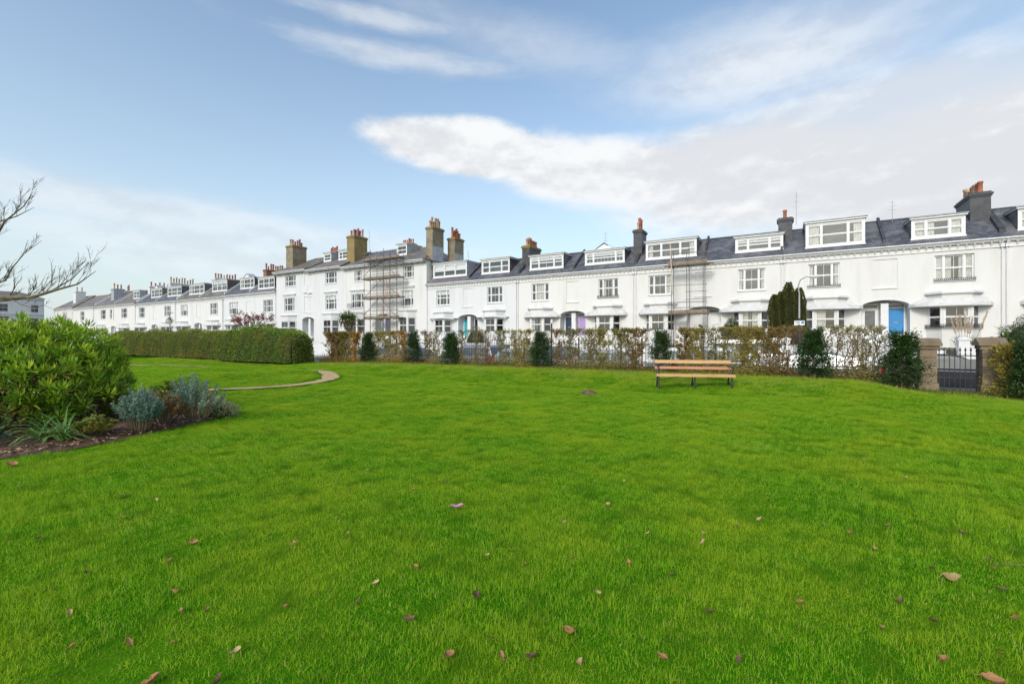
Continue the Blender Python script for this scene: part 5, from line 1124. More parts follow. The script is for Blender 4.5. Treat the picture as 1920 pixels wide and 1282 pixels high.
def spire_shrub(label, x, y, n, H, R_, cols, seed, L=.055, wd=.012, up=1.0, cat='shrub', name='spire_plant', stemm=None, colw=.05):
    rng = np.random.default_rng(seed); h = shrub_root(name, label, x, y, cat); parts = []; st = MB()
    for i in range(n):
        a = rng.uniform(0, 6.28); r = R_*math.sqrt(rng.random()); hh = H*(1-.4*(r/R_)**2)*rng.uniform(.75, 1.08); b = np.array([math.cos(a)*r*.35, math.sin(a)*r*.35, 0]); tp = np.array([math.cos(a)*r, math.sin(a)*r, hh])
        st.tube([Vector(b), Vector(b*.5+tp*.5)+Vector((0, 0, .03)), Vector(tp)], [.008, .006, .004], 4)
        m = 90; t = rng.uniform(.42, 1.0, m); C = b+(tp-b)*t[:, None]; an = rng.uniform(0, 6.28, m); o = np.stack([np.cos(an), np.sin(an), rng.uniform(-.1, .9, m)*up], 1)
        parts.append(leaves(C, o, L*(1.15-.5*t), wd, rng, np.clip(.25+.6*t+rng.normal(0, .15, m), 0, 1), .3))
    st.build('stems', stemm or M_TWIG, h); foliage('foliage', h, parts, leafmat(name+str(seed), cols, .25, .6)); return h
BG = [(.08, .10, .04), (.10, .19, .13), (.17, .30, .23), (.28, .42, .33)]
spire_shrub('blue-green feathery shrub at the front edge of the flower bed', -6.32, 7.72, 60, .72, .36, BG, 31, L=.075, wd=.010, name='feathery_shrub')
spire_shrub('tall blue-green spires rising at the lawn end of the flower bed', -5.95, 8.55, 30, .90, .50, BG, 32, L=.07, wd=.014)
spire_shrub('rusty brown seed-head clump between the two blue-green shrubs', -6.28, 8.25, 46, .56, .40, [(.16, .08, .04), (.30, .15, .07), (.44, .24, .10), (.28, .28, .09)], 33, L=.05, wd=.014, name='seed_head_clump')
spire_shrub('lime green leafy sprigs behind the blue-green spires', -7.1, 9.9, 40, .62, .75, [(.08, .12, .02), (.16, .24, .03), (.26, .33, .04), (.36, .32, .06)], 34, L=.10, wd=.02, name='leafy_sprigs')
spire_shrub('reddish dying shrub beside the big green shrub', -7.3, 8.6, 36, .60, .5, [(.12, .07, .03), (.18, .16, .04), (.10, .18, .03), (.24, .14, .06)], 36, L=.09, wd=.02, name='dying_shrub')
spire_shrub('small glaucous clump at the bottom left corner of the flower bed', -7.6, 6.55, 24, .34, .28, BG, 37, L=.06, wd=.014, name='glaucous_clump')
spire_shrub('yellowing low leaves at the foot of the feathery shrub', -6.75, 7.35, 30, .30, .30, [(.10, .12, .03), (.22, .22, .04), (.40, .34, .06), (.16, .22, .05)], 38, L=.08, wd=.026, name='yellowing_clump')
spire_shrub('dark green low clump under the big shrub by the mulch', -8.0, 6.95, 34, .36, .42, [(.04, .07, .02), (.07, .13, .03), (.12, .20, .04), (.20, .17, .06)], 39, L=.09, wd=.022, name='low_green_clump')
spire_shrub('pale dry grass tuft behind the variegated mound', -6.35, 9.3, 30, .42, .3, [(.22, .16, .07), (.36, .28, .12), (.30, .30, .10), (.48, .40, .2)], 40, L=.11, wd=.010, name='dry_tuft')
def strappy():
    rng = np.random.default_rng(41); h = shrub_root('strap_leaved_plant', 'arching strap-leaved plant on the mulch before the big shrub', -7.12, 7.02, 'plant'); mb = MB(); me_t = []
    V = []; F_ = []; T = []
    for i in range(95):
        a = rng.uniform(0, 6.28); L = rng.uniform(.32, .62); el = rng.uniform(.5, 1.35); w_ = rng.uniform(.011, .019); cx = (-.16, .0, .24)[i % 3]; p = np.array([cx+rng.normal(0, .03), rng.normal(0, .03), 0.]); d = np.array([math.cos(a)*math.cos(el), math.sin(a)*math.cos(el), math.sin(el)]); sd_ = np.array([-math.sin(a), math.cos(a), 0]); b = len(V); k = 7; tt = rng.random()
        for j in range(k):
            ww = w_*(1-(j/(k-1))**3*.9); V += [p-sd_*ww, p+d*0-np.array([0, 0, ww*.5]), p+sd_*ww]; T += [tt]*3; p = p+d*L/(k-1); d = d-np.array([0, 0, .30]); d /= np.linalg.norm(d); p[2] = max(p[2], .015)
        for j in range(k-1):
            for q in range(2): F_.append((b+3*j+q, b+3*j+q+1, b+3*j+q+4, b+3*j+q+3))
    o = link('foliage', arr_mesh('foliage', np.array(V), np.array(F_, np.int32), leafmat('strap_leaf', [(.07, .17, .04), (.12, .28, .06), (.20, .38, .10), (.42, .40, .14)], .3, .35), np.array(T), True), h); o['kind'] = 'stuff'
strappy()
def mound(name, label, x, y, rx, ry, rz, n, L, wd, cols, seed, cat='shrub', core=(.03, .045, .015), dz=.02, zc=0.0, up=.6, noise_=.12, z0=None, tint_top=.35, trans=.25, patch=None):
    """dense clipped or rounded bush: leaf shell over a dark woody core"""
    rng = np.random.default_rng(seed); h = shrub_root(name, label, x, y, cat, dz) if z0 is None else thing(name, label, cat, (x, y, z0)); u = unit(rng.normal(size=(n, 3))); u[:, 2] = np.abs(u[:, 2])
    lump = 1+noise_*(np.sin(u[:, 0]*5+seed)*np.sin(u[:, 1]*6+1)+.7*np.sin(u[:, 2]*9+u[:, 0]*7)); P = u*np.array([rx, ry, rz])*(lump*rng.uniform(.86, 1.03, n))[:, None]+np.array([0, 0, zc])
    foliage('foliage', h, [leaves(P, u+rng.normal(0, .55, (n, 3))+np.array([0, 0, up]), L*rng.uniform(.7, 1.2, n), wd, rng, np.clip(.3+tint_top*u[:, 2]+rng.normal(0, .2, n), 0, 1), .3)], leafmat(name+str(seed), cols, trans, .5))
    mb = MB(); rings = []; ks = 14
    for j in range(7):
        e = j/6*math.pi/2
        for k in range(ks): t = 2*math.pi*k/ks; mb.v.append((rx*.82*math.cos(e)*math.cos(t), ry*.82*math.cos(e)*math.sin(t), zc+rz*.82*math.sin(e)-(.0 if j else zc)))
    for j in range(6):
        for k in range(ks): mb.f.append((j*ks+k, j*ks+(k+1) % ks, (j+1)*ks+(k+1) % ks, (j+1)*ks+k)); mb.m.append(0)
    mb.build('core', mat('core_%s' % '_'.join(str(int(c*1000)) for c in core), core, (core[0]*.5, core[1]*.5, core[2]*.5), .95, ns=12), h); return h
mound('variegated_mound', 'low cream-variegated mound at the lawn tip of the flower bed', -5.92, 9.15, .34, .34, .33, 2600, .035, .018, [(.20, .24, .08), (.40, .42, .18), (.62, .60, .34), (.72, .68, .42)], 51)
def mulch():
    rng = np.random.default_rng(61); n = 9000; x = rng.uniform(-10, -5.3, n); y = rng.uniform(5.2, 11, n); k = inpoly(x, y, [(p.x, p.y) for p in BEDL]); x, y = x[k], y[k]; n = len(x)
    c = np.hypot((x+9.5), (y-9.0)); P = np.stack([x, y, ground(x, y)+.05+.05*np.clip(1-c/4, 0, 1)+rng.uniform(0, .025, n)], 1); a = rng.uniform(0, 6.28, n)
    o = foliage('bark_mulch', None, [leaves(P, np.stack([np.cos(a), np.sin(a), rng.normal(0, .25, n)], 1), rng.uniform(.05, .13, n), rng.uniform(.02, .045, n), rng, rng.random(n), .2, flat=np.tile(np.array([0, 0, 1.]), (n, 1))+rng.normal(0, .4, (n, 3)))],
                leafmat('mulch_chip', [(.07, .04, .025), (.19, .10, .06), (.34, .21, .13), (.52, .36, .22)], .0, .8)); o['label'] = 'brown bark mulch and dead leaves on the flower bed'; o['category'] = 'mulch'
mulch()
# ---- clipped hedges on the left
def hedge(label, s0, s1, n0, n1, H, seed, cols):
    rng = np.random.default_rng(seed); p = W(s0, n1, 0); h = thing('clipped_hedge', label, 'hedge', (p.x, p.y, float(ground(p.x, p.y))-.03), PHI); L, dp = s1-s0, n1-n0
    def shell(u, v):      # u along, v round the section (0 bottom front .. 1 bottom back)
        th = np.pi*v; ct, st_ = np.cos(th), np.sin(th); e = .55
        y = dp/2+dp/2*np.sign(ct)*np.abs(ct)**e; z = H*np.abs(st_)**e
        end = np.clip(np.minimum(u, L-u)/.7, 0, 1)**.5; end2 = .72+.28*end
        b = 1+.06*np.sin(u*1.1+seed)+.06*np.sin(u*2.7+v*6)+.03*np.sin(u*6.3+v*13)+.02*np.sin(u*13+v*29)
        return np.stack([u, dp/2+(y-dp/2)*end2*b, z*end2*b], -1)
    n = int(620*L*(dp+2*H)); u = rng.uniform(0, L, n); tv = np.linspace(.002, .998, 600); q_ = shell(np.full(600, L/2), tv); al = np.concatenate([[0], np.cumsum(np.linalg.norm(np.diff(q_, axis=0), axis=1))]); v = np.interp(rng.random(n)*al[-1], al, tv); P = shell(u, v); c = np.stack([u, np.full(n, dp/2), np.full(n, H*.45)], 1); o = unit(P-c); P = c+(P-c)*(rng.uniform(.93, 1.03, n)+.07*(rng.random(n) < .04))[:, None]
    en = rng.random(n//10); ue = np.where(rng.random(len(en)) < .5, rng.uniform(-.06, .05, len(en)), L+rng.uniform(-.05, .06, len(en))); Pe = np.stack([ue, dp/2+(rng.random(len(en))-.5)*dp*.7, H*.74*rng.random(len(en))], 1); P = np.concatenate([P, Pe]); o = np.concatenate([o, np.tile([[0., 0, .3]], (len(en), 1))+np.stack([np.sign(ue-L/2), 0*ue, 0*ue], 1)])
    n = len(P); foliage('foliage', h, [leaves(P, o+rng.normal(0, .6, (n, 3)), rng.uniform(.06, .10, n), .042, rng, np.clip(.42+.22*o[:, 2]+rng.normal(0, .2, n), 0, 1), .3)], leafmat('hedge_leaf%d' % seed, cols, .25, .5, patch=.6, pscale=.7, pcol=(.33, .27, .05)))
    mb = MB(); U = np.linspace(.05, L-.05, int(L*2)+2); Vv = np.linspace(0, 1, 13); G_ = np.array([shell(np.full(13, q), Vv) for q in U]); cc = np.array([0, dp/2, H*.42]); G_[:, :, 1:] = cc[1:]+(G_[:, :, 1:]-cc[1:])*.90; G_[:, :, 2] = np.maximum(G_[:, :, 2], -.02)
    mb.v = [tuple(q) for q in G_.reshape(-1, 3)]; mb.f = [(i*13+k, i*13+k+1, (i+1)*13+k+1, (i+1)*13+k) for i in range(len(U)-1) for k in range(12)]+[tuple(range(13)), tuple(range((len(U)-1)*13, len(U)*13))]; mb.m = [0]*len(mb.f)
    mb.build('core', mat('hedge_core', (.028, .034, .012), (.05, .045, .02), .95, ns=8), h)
HC = [(.08, .14, .022), (.13, .23, .03), (.19, .31, .042), (.28, .38, .06)]
hedge('long clipped green-brown hedge behind the left lawn', 33.4, 54.0, 16.5, 17.9, 1.98, 71, [(.12, .14, .03), (.17, .22, .04), (.23, .30, .055), (.33, .36, .08)])
hedge('shorter rounder clipped hedge ending at the far gate', 24.5, 32.8, 15.7, 17.6, 2.05, 72, HC)
# ---- saplings and evergreens of the young boundary hedge
PAL = dict(orange=[(.20, .11, .03), (.42, .20, .04), (.55, .30, .06), (.46, .36, .08)], yellow=[(.16, .13, .03), (.34, .26, .05), (.50, .40, .07), (.40, .38, .10)], brown=[(.13, .08, .03), (.26, .16, .05), (.36, .22, .06), (.32, .28, .08)], olive=[(.12, .11, .03), (.24, .22, .05), (.36, .31, .07), (.40, .36, .12)], pinkish=[(.20, .13, .05), (.34, .27, .09), (.30, .31, .10), (.46, .38, .16)])
def sapling(px, w_, pal, dens, seed, n=18.2, H=2.0, label='', low=.5):
    rng = np.random.default_rng(seed); rg = random.Random(seed); t = (px-960)/854; s = (n*N.x-t*n*N.y)/(t*D.y-D.x); p = W(s, n); gz = float(ground(p.x, p.y)); h = thing('hedge_sapling', label, 'sapling', (p.x, p.y, gz), PHI, group='autumn saplings along the railing'); H = H-gz
    st = MB(); tips = []
    for k in range(rg.randint(2, 3)):
        x0 = rg.uniform(-.12, .12); pts = [(x0, rg.uniform(-.05, .05), -.05), (x0+rg.uniform(-.08, .08), rg.uniform(-.08, .08), H*.35), (x0+rg.uniform(-.16, .16), rg.uniform(-.1, .1), H*.7), (x0+rg.uniform(-.2, .2), rg.uniform(-.1, .1), H*.98)]
        st.tube(pts, [.020, .016, .011, .004], 5)
        for q in range(int(13+9*dens)):
            f = rg.uniform(.12, .95); i = min(2, int(f*3)); a, b = Vector(pts[i]), Vector(pts[i+1]); c = a.lerp(b, f*3-i); an = rg.uniform(0, 6.28); l = rg.uniform(.35, 1.0)*w_*.8; e = Vector((math.cos(an)*l, math.sin(an)*l*.45, rg.uniform(.15, .6)*l+.18)); tp = c+e; tp.z = min(tp.z, H+rg.uniform(-.06, .03))
            st.tube([c, c+e*.5+Vector((0, 0, .03)), tp], [.007, .005, .002], 4, cap=False); tips.append((c, tp))
            for z in range(2): c2 = c.lerp(tp, rg.uniform(.3, .9)); e2 = Vector((rg.uniform(-.15, .15), rg.uniform(-.1, .1), rg.uniform(.05, .3))); t2 = c2+e2; t2.z = min(t2.z, H+rg.uniform(-.03, .04)); st.tube([c2, t2], [.004, .0015], 3, cap=False); tips.append((c2, t2))
    st.build('stems', M_TWIG, h); w_ = w_*1.0; m = int(3000*dens*w_); A = np.array([list(a) for a, b in tips]); B = np.array([list(b) for a, b in tips]); k = rng.integers(0, len(A), m); f = rng.uniform(.15, 1.02, m)[:, None]; P = A[k]+(B[k]-A[k])*f+rng.normal(0, .025, (m, 3))
    if low: ml = int(1900*low*w_); Pl = np.stack([rng.normal(0, w_*.45, ml), rng.normal(0, .12, ml), np.abs(rng.normal(0, .24, ml))+.02], 1); P = np.concatenate([P, Pl])
    m = len(P); foliage('foliage', h, [leaves(P, rng.normal(size=(m, 3))+np.array([0, 0, -.2]), rng.uniform(.045, .085, m), .045, rng, rng.random(m), .35)], leafmat('sapling_'+pal, PAL[pal], .4, .6))
SAP = [(622, .9, 'brown', 1.7, 'bushy brown sapling beside the far gate'), (648, .9, 'olive', 1.7, 'bushy olive-brown sapling next to the brown one by the far gate'), (668, .6, 'orange', 1.3, 'vivid orange-leaved sapling left of the first dark yew'), (708, .55, 'yellow', .8, 'yellow sapling just right of the first dark yew'), (732, .6, 'yellow', .8, 'yellow-green sapling below the scaffold'), (755, .55, 'orange', .9, 'orange-yellow sapling left of the second evergreen'), (800, .6, 'brown', .45, 'sparse brown sapling between second and third evergreen'), (820, .5, 'pinkish', .35, 'thin twiggy sapling left of the third evergreen'),
       (868, .4, 'olive', .3, 'thin olive sapling right of the third evergreen'), (892, .4, 'pinkish', .22, 'nearly bare sapling below the black door'), (915, .45, 'brown', .22, 'nearly bare twiggy sapling before the mauve-grey car'), (940, .6, 'pinkish', .5, 'pale forked sapling before the pale blue-grey car'), (968, .55, 'yellow', .6, 'yellow sapling left of the fourth evergreen'), (985, .5, 'yellow', .8, 'bright yellow slender sapling touching the fourth evergreen'),
       (1045, .6, 'brown', .5, 'brown twiggy sapling right of the fourth evergreen'), (1075, .6, 'olive', .55, 'olive sapling before the lavender door'), (1103, .6, 'pinkish', .6, 'pinkish brown sapling right of the lavender door'), (1130, .65, 'yellow', .8, 'yellow-olive sapling before the bay left of the slim scaffold'), (1160, .6, 'olive', .8, 'olive sapling before the silver hatchback'), (1192, .6, 'brown', 1.4, 'dense brown column of a sapling left of the fifth evergreen'),
       (1285, .55, 'brown', 1.5, 'dense brown sapling right of the fifth evergreen behind the bench'), (1303, .45, 'yellow', 1.0, 'yellow sapling behind the bench'), (1345, .55, 'olive', .45, 'sparse olive sapling behind the right half of the bench'), (1362, .5, 'olive', .4, 'thin leafy sapling behind the right end of the bench'), (1395, .6, 'yellow', 1.1, 'dense yellow sapling just right of the bench'), (1425, .6, 'yellow', .8, 'yellow sapling before the white van'), (1452, .55, 'brown', .7, 'brown sapling before the van windscreen'), (1476, .45, 'brown', .5, 'thin brown sapling left of the sixth evergreen'),
       (1566, .45, 'pinkish', .45, 'pale sapling right of the sixth evergreen'), (1592, .45, 'pinkish', .4, 'pale sapling before the red tail light'), (1622, .45, 'pinkish', .55, 'pale tan sapling with a straight stem before the grey glazed door'), (1645, .4, 'pinkish', .3, 'thin pale sapling left of the seventh evergreen')]
for i, (px, w_, pal, dn, lb) in enumerate(SAP): sapling(px, w_*(1.55 if px < 760 else 1.3), pal, dn*(.68 if px < 1540 else .52)+.08, 100+i, label=lb, n=18.25+.25*math.sin(i*2.3))
def evergreen(px, n, w_, H, seed, label, loose=0.0, cols=None):
    rng = np.random.default_rng(seed); rg = random.Random(seed); t = (px-960)/854; s = (n*N.x-t*n*N.y)/(t*D.y-D.x); p = W(s, n); gz = float(ground(p.x, p.y)); h = thing('evergreen_shrub', label, 'shrub', (p.x, p.y, gz), PHI, group='dark evergreens along the railing'); H -= gz
    st = MB(); parts = []; st.tube([(0, 0, -.05), (.02, 0, H*.5), (0, .01, H*.95)], [.04, .03, .008], 6); nb = int(150*(1-.35*loose)*max(.6, w_))
    for i in range(nb):
        f = rg.random()**.8; z = H*(.04+.9*f); rad = w_*.5*(1.0-.62*f**1.6)*rg.uniform(.65, 1.12)*(1+.16*math.sin(f*9+seed)); a = rg.uniform(0, 6.28); b = Vector((0, 0, z*.88)); e = Vector((math.cos(a)*rad, math.sin(a)*rad*.8, z+rg.uniform(-.05, .14)))
        st.tube([b, b.lerp(e, .6)+Vector((0, 0, .03)), e], [.008, .005, .002], 4, cap=False); m = int(62-18*loose); f2 = rng.uniform(.25, 1.02, m)[:, None]; d = np.array(e-b); P = np.array(b)+d*f2+rng.normal(0, .045, (m, 3))
        parts.append(leaves(P, unit(d)+rng.normal(0, .7, (m, 3)), rng.uniform(.045, .085, m), .026, rng, np.clip(.35+.35*(f2[:, 0]-.5)+rng.normal(0, .2, m), 0, 1), .25))
    st.build('stems', M_BARK, h); foliage('foliage', h, parts, leafmat('evergreen_leaf', cols or [(.014, .032, .010), (.026, .065, .016), (.05, .105, .022), (.10, .17, .035)], .2, .5))
for i, (px, n, w_, H, lo, lb) in enumerate(((690, 18.1, 1.15, 2.0, 0, 'first dark evergreen from the far gate, a narrow column'), (775, 18.1, 1.15, 2.05, .4, 'second evergreen from the far gate, mixed with orange leaves'), (846, 18.0, 1.25, 1.95, 0, 'third dark evergreen from the far gate'), (1013, 18.0, 1.25, 1.98, .2, 'fourth dark evergreen from the far gate, before the navy door'),
        (1240, 17.9, 1.35, 1.95, .8, 'loose bright evergreen just left of and behind the bench'), (1527, 17.8, 1.22, 1.93, .1, 'bushy dark yew between the bench and the grey hatchback'), (1692, 17.7, 1.28, 1.85, 0, 'bushy dark yew covering the left stone gate pier'))):
    evergreen(px, n, w_, H, 200+i, lb, lo)
evergreen(1932, 17.4, 1.0, 1.75, 220, 'dark evergreen at the right picture edge beyond the gate pier')
sapling(1893, .5, 'yellow', 1.6, 160, n=17.9, H=1.4, label='yellow-green leafy sapling against the right stone gate pier', low=1.2)
sapling(1908, .5, 'olive', 1.3, 161, n=18.0, H=1.5, label='olive leafy sapling left of the evergreen at the right edge', low=1.0)
# ---- front garden plants
def column_tree(label, s, n, r, z0, z1, seed, grp):
    rng = np.random.default_rng(seed); p = W(s, n); h = thing('cypress_tree', label, 'cypress', (p.x, p.y, z0), PHI, group=grp); H = z1-z0; m = 5200; f = rng.random(m); a = rng.uniform(0, 6.28, m); rad = r*(1-np.clip((f-.72)/.28, 0, 1)**2*.75)*(.9+.16*np.sin(a*5+f*3)+.06*np.sin(f*30+a*3))*np.sqrt(rng.uniform(.75, 1.05, m)); P = np.stack([np.cos(a)*rad, np.sin(a)*rad, f*H], 1)
    foliage('crown', h, [leaves(P, np.stack([np.cos(a)*.4, np.sin(a)*.4, np.ones(m)], 1)+rng.normal(0, .2, (m, 3)), rng.uniform(.08, .16, m), .045, rng, np.clip(.4+.12*np.sin(a*5+f*3)*2+rng.normal(0, .2, m), 0, 1), .2)], leafmat('cypress_leaf', [(.03, .035, .006), (.055, .065, .010), (.10, .105, .016), (.16, .15, .025)], .2, .6))
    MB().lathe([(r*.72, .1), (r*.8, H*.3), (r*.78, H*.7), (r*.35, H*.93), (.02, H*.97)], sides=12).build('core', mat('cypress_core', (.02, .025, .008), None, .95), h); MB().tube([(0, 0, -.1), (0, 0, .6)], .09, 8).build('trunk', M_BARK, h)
for i, (s, z1, r, lb) in enumerate(((.72, 4.55, .36, 'left one of the tight group of golden-green cypresses'), (.30, 4.75, .38, 'second from left of the golden-green cypresses'), (-.12, 5.35, .42, 'tallest middle one of the golden-green cypresses'), (-.72, 4.95, .42, 'right one of the golden-green cypresses behind the street lamp'))): column_tree(lb, s, 36.0+.15*(i % 2), r, .95, z1, 300+i, 'golden-green cypress group')
def wmound(name, label, s, n, rx, ry, H, nn_, L, wd, cols, seed, zc=0.0, cat='shrub', **k): p = W(s, n); return mound(name, label, p.x, p.y, rx, ry, H, nn_, L, wd, cols, seed, cat=cat, z0=.95, zc=zc, **k)
wmound('topiary_bush', 'clipped dome-shaped green bush right of the white paired doors', 3.55, 38, .78, .78, 2.15, 5200, .07, .04, [(.025, .05, .015), (.045, .08, .02), (.07, .11, .03), (.10, .14, .04)], 401, noise_=.02)
wmound('grey_green_bush', 'grey-green round bush right of the turquoise door', 28.7, 40, 1.15, 1.1, 1.95, 3600, .11, .03, [(.07, .085, .05), (.13, .14, .09), (.20, .21, .14), (.28, .28, .20)], 402)
wmound('silver_bush', 'large silvery green shrub above the right stone gate pier', -11.3, 36.0, 1.15, 1.0, 1.75, 5200, .09, .03, [(.06, .075, .045), (.11, .13, .08), (.18, .20, .13), (.30, .31, .22)], 403)
wmound('clipped_garden_hedge', 'brown clipped garden hedge behind the white van roof', 2.2, 34.2, 1.6, .5, 1.35, 5200, .06, .04, [(.14, .08, .045), (.22, .13, .07), (.28, .20, .08), (.30, .24, .09)], 404, core=(.08, .05, .03), noise_=.03)
wmound('clipped_garden_hedge', 'brown clipped garden hedge in front of the cypresses', -.6, 34.0, 1.35, .5, 1.45, 5200, .06, .04, [(.14, .08, .045), (.22, .13, .07), (.28, .20, .08), (.30, .24, .09)], 405, core=(.08, .05, .03), noise_=.03)
wmound('dark_bush', 'dark green bush before the arched doorway of the tall block', 65.5, 37, 2.2, 1.5, 2.2, 3000, .16, .07, [(.03, .05, .02), (.06, .08, .03), (.10, .11, .05), (.14, .14, .07)], 406)
wmound('olive_bush', 'olive bush left of the big palm below the tall block', 57.5, 36, 2.6, 1.2, 1.7, 3000, .16, .07, [(.07, .08, .03), (.12, .12, .05), (.20, .18, .09), (.26, .22, .12)], 407)
wmound('round_green_bush', 'round green bush under the small palm by the domed canopy', 93.5, 37.5, 1.9, 1.5, 2.1, 2500, .18, .08, [(.03, .07, .015), (.05, .11, .02), (.08, .15, .03), (.10, .18, .04)], 408)
def palm(label, s, n, z0, Ht, heads, L, seed, grp='cordyline palms', wd=.07, nl=80, cols=None, lean=0.25):
    rng = np.random.default_rng(seed); p = W(s, n); h = thing('cordyline_palm', label, 'palm', (p.x, p.y, z0), PHI, group=grp); st = MB(); parts = []
    for i in range(heads):
        a = rng.uniform(0, 6.28); o = .55*heads**.5*(i > 0)*.6; tp = Vector((math.cos(a)*o, math.sin(a)*o, Ht*(1-.14*(i > 0)*rng.random()))); st.tube([(0, 0, -.1), (tp.x*.3, tp.y*.3, Ht*.5), tp], [.13, .10, .07], 7)
        u = unit(rng.normal(size=(nl, 3))+np.array([0, 0, .35])); P = np.tile(np.array(tp), (nl, 1)); parts.append(leaves(P, u, L*rng.uniform(.75, 1.1, nl), wd, rng, np.clip(.5+.35*u[:, 2]+rng.normal(0, .15, nl), 0, 1), .55, flat=np.tile(np.array([0, 0, 1.]), (nl, 1))+rng.normal(0, .1, (nl, 3))))
    st.build('trunk', M_BARK, h); foliage('crown', h, parts, leafmat('palm_leaf', cols or [(.20, .13, .05), (.10, .11, .025), (.08, .14, .025), (.14, .21, .04)], .3, .4))
palm('big many-headed cordyline palm below the iron balcony', 45.9, 37.5, .95, 3.2, 6, 1.6, 501, nl=90)
palm('small slender cordyline palm far left before the domed canopy', 93.6, 37.8, .95, 3.9, 1, 1.0, 502, wd=.10)
palm('little palm tuft above the saplings left of the slim scaffold', 12.6, 34.2, .95, 1.2, 1, .62, 503, nl=60, wd=.05)
palm('spiky dark phormium above the gate pier at the right', -10.35, 35.2, .95, .25, 2, 1.5, 504, nl=26, wd=.08, cols=[(.10, .07, .04), (.08, .10, .03), (.12, .14, .05), (.18, .19, .08)])
def pampas():
    p = W(-9.0, 36.8); h = thing('pampas_grass', 'cream pampas plumes before the bay right of the blue door', 'plant', (p.x, p.y, .95), PHI); rng = np.random.default_rng(7); rg = random.Random(7)
    for i in range(7):
        x = (-.35+.17*i if i < 5 else (.55, -.95)[i-5]); tp = Vector((x, rg.uniform(-.2, .2), rg.uniform(1.75, 2.15))); m = 260; f = rng.uniform(.52, 1.05, m); b = np.array([x*.3, 0, 0]); P = b+(np.array(tp)-b)*f[:, None]+rng.normal(0, 1, (m, 3))*np.array([.035, .035, .02])*(1.3-f)[:, None]
        parts = [leaves(P, rng.normal(0, .3, (m, 3))+np.array([0, 0, 1.]), .12, .02, rng, rng.random(m), .3)]; MB().tube([(x*.3, 0, 0), tp], [.012, .006], 5).build('stalk', M_TWIG, h); foliage('plume', h, parts, leafmat('plume', [(.60, .46, .34), (.72, .60, .46)], .3, .8))
    m = 120; a = rng.uniform(0, 6.28, m); foliage('foliage', h, [leaves(np.zeros((m, 3)), np.stack([np.cos(a), np.sin(a), rng.uniform(.6, 2.2, m)], 1), 1.1, .025, rng, rng.random(m), .7)], leafmat('plume_leaf', [(.12, .14, .05), (.28, .26, .12)], .3, .6))
pampas()
def red_tree():
    p = W(68.6, 38); h = thing('red_leaved_tree', 'small tree with sparse dark red leaves before the far terrace', 'tree', (p.x, p.y, .95), PHI); rg = random.Random(9); rng = np.random.default_rng(9); st = MB(); tips = []
    def grow(b, d, l, r, lv):
        e = b+d*l; st.tube([b, b.lerp(e, .5)+Vector((rg.uniform(-.05, .05)*l, 0, .04*l)), e], [r, r*.8, r*.6], 5, cap=False)
        if lv == 0: tips.append((b, e)); return
        for k in range(rg.choice((2, 3, 3))): grow(b.lerp(e, rg.uniform(.6, 1)), (d+Vector((rg.uniform(-.75, .75), rg.uniform(-.75, .75), rg.uniform(-.15, .35)))).normalized(), l*rg.uniform(.62, .85), r*.6, lv-1)
    st.tube([(0, 0, -.1), (0, 0, 1.3)], [.16, .12], 8)
    for k in range(7): a = k*.9; grow(Vector((0, 0, 1.2)), Vector((math.cos(a)*1.0, math.sin(a)*.8, .75)).normalized(), 1.75, .07, 3)
    st.build('trunk', M_BARK, h); A = np.array([list(a) for a, b in tips]); B = np.array([list(b) for a, b in tips]); m = 1700; k = rng.integers(0, len(A), m); P = A[k]+(B[k]-A[k])*rng.uniform(.2, 1.05, m)[:, None]+rng.normal(0, .1, (m, 3))
    foliage('crown', h, [leaves(P, rng.normal(size=(m, 3)), .17, .11, rng, rng.random(m), .3)], leafmat('red_leaf', [(.16, .02, .02), (.28, .05, .04), (.36, .10, .07), (.24, .05, .06)], .4, .6))
red_tree()
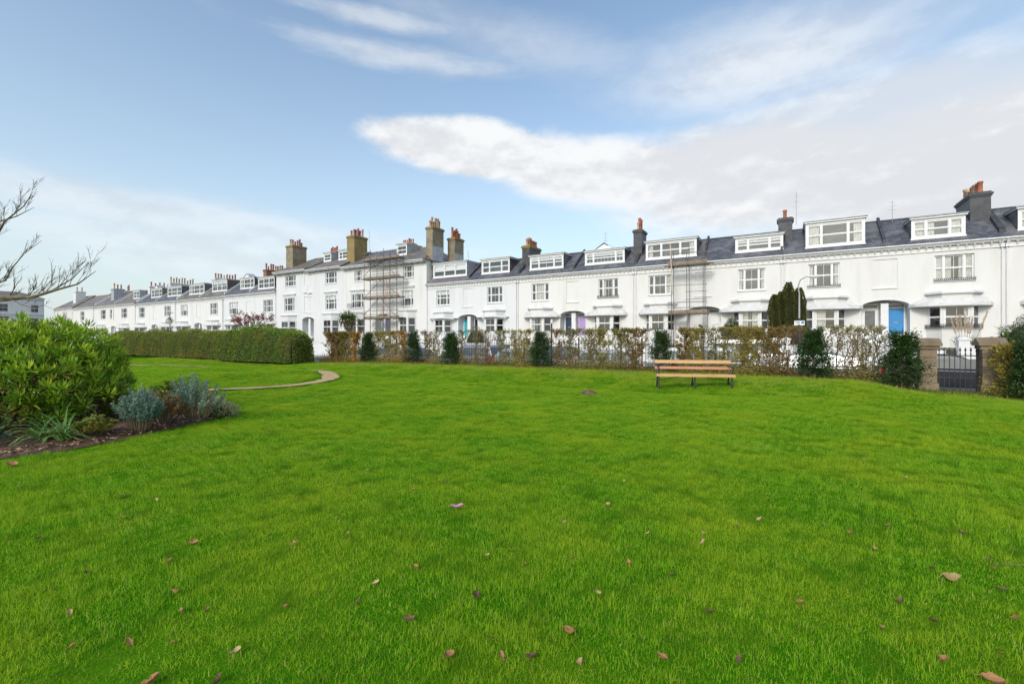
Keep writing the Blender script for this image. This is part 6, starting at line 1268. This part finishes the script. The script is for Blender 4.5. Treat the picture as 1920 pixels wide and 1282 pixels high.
# ---- bare tree reaching in from the left
def bare_tree():
    bx, by = -13.4, 9.6; h = thing('bare_tree', 'leafless tree with lichen-brown boughs reaching in from the left edge', 'tree', (bx, by, float(ground(bx, by)))); rg = random.Random(17); O = Vector((bx, by, 0)); st = MB(); tw = MB()
    def pp(px, py, Y): return Vector(((px-960)/854*Y, Y, 1.6+(635-py)*Y/854))-O
    st.tube([(0, 0, -.2), (.05, 0, .8), (.0, .05, 1.6), (.1, 0, 2.4), (.1, .1, 4.0), (.2, .2, 5.6)], [.30, .22, .19, .17, .12, .05], 10)
    def twig(b, d, l, r, lv):
        k = 4; pts = [b]; q = b
        for i in range(k): d = (d+Vector((rg.uniform(-.16, .16), rg.uniform(-.2, .2), rg.uniform(-.06, .16)))).normalized(); q = q+d*l/k; pts.append(q)
        tw.tube(pts, [max(.0018, r*.55*(1-.78*i/k)) for i in range(k+1)], 5, cap=False)
        if lv <= 0: return
        for j in range(rg.choice((3, 4, 5))):
            i = rg.randint(1, k); s_ = rg.choice((-1, 1)); dd = (d*.9+Vector((rg.uniform(-.1, .5), rg.uniform(-.5, .5), rg.uniform(.05, .75)*(1 if s_ > 0 else .25)))).normalized(); twig(pts[i], dd, l*rg.uniform(.4, .7), r*.5, lv-1)
    def bough(pts, r0, r1, lv, ntw, l, mesh=None):
        n = len(pts); (mesh or st).tube(pts, [r0+(r1-r0)*(i/(n-1))**.7 for i in range(n)], 8)
        for j in range(ntw):
            f = .28+.72*j/ntw; x = f*(n-1); i = min(int(x), n-2); b = pts[i].lerp(pts[i+1], x-i); d = (pts[i+1]-pts[i]).normalized(); twig(b, (d*.75+Vector((0, rg.uniform(-.45, .45), rg.uniform(.15, .85)))).normalized(), l*rg.uniform(.6, 1.1)*(1.1-.5*f), (r0+(r1-r0)*f)*.45+.003, lv)
    bough([Vector((.05, 0, 2.0)), pp(-180, 545, 9.5), pp(-60, 552, 9.3), pp(15, 557, 9.2), pp(60, 556, 9.1), pp(110, 541, 9.0), pp(145, 532, 8.9), pp(180, 507, 8.8)], .095, .004, 2, 14, .62)
    bough([Vector((.05, 0, 1.9)), pp(-150, 566, 9.9), pp(-40, 566, 9.8), pp(30, 560, 9.7), pp(90, 548, 9.7), pp(135, 522, 9.6), pp(163, 494, 9.5)], .06, .004, 2, 8, .42)
    bough([Vector((.05, 0, 2.6)), pp(-120, 500, 9.4), pp(-30, 480, 9.3), pp(8, 415, 9.2), pp(45, 385, 9.1), pp(62, 358, 9.0)], .05, .003, 2, 8, .45)
    bough([Vector((.08, 0, 3.0)), pp(-110, 450, 9.6), pp(-20, 420, 9.5), pp(30, 405, 9.4), pp(64, 388, 9.3)], .045, .003, 2, 6, .42)
    bough([Vector((.05, 0, 2.4)), pp(-100, 540, 9.1), pp(-10, 530, 9.0), pp(10, 525, 9.0), pp(22, 502, 8.9), pp(45, 475, 8.9), pp(78, 450, 8.8)], .035, .003, 2, 7, .42)
    bough([pp(15, 557, 9.2), pp(40, 570, 9.0), pp(62, 577, 8.9), pp(82, 571, 8.9), pp(98, 578, 8.9)], .012, .003, 1, 3, .3, tw)
    st.build('trunk', M_BOUGH, h, smooth=True); t = tw.build('twigs', mat('dark_twig', (.11, .085, .075), (.17, .13, .11), .9, ns=5), h); t['kind'] = 'stuff'
bare_tree()
# ---- rooftop aerials
def aerial(label, s, n, z0, H):
    p = W(s, n, z0); h = thing('roof_aerial', label, 'aerial', p, PHI); MB().tube([(0, 0, 0), (0, 0, H)], .022, 6).build('mast', M_LEADG, h)
    for i in range(3): z = H*(.55+.17*i); MB().tube([(-.28+.05*i, 0, z), (.28-.05*i, 0, z+.03)], .012, 5).build('rod', M_LEADG, h)
aerial('thin television aerial beside the small black chimney with two pots', -.75, 48.6, 11.9, 2.9)
aerial('thin television aerial above the house with lavender door', 17.4, 49.2, 11.4, 2.2)
aerial('thin television aerial above the blue-door house', -7.6, 49.2, 11.4, 1.8)
aerial('thin television aerial above the turquoise-door house', 36.5, 49.2, 11.4, 2.0)
aerial('thin television aerial beside the mossy square chimney', 54.9, 48.6, 14.3, 3.9)
# rough weeds at the foot of the hedge
def weeds():
    rng = np.random.default_rng(81); m = 9000; s = rng.uniform(-9, 23, m); n = 18.0+rng.normal(0, .35, m); x, y = n*N.x+s*D.x, n*N.y+s*D.y; k = (n < 18.7); x, y = x[k], y[k]; m = len(x); P = np.stack([x, y, ground(x, y)-.01], 1)
    o = foliage('weeds', None, [leaves(P, rng.normal(0, .45, (m, 3))+np.array([0, 0, 1.]), rng.uniform(.08, .24, m), .012, rng, rng.random(m), .4)], leafmat('weed_leaf', [(.06, .12, .02), (.10, .18, .03), (.22, .22, .06), (.30, .18, .07)], .35, .6)); o['label'] = 'rough grass and weeds along the foot of the saplings'; o['category'] = 'weeds'
    m = 3000; s = rng.uniform(-3, 24, m); n = rng.uniform(17.2, 18.7, m); x, y = n*N.x+s*D.x, n*N.y+s*D.y; P = np.stack([x, y, ground(x, y)+.02+rng.uniform(0, .03, m)], 1); a = rng.uniform(0, 6.28, m)
    o = foliage('leaf_litter', None, [leaves(P, np.stack([np.cos(a), np.sin(a), rng.normal(0, .3, m)], 1), .06, .045, rng, rng.random(m), .3)], leafmat('litter_leaf', [(.14, .08, .04), (.26, .15, .07), (.38, .24, .10), (.30, .20, .10)], .1, .8)); o['label'] = 'brown leaf litter under the saplings'; o['category'] = 'leaves'
weeds()
print('objects', len(bpy.data.objects), 'tris', sum(len(m.polygons)*2 for m in bpy.data.meshes))
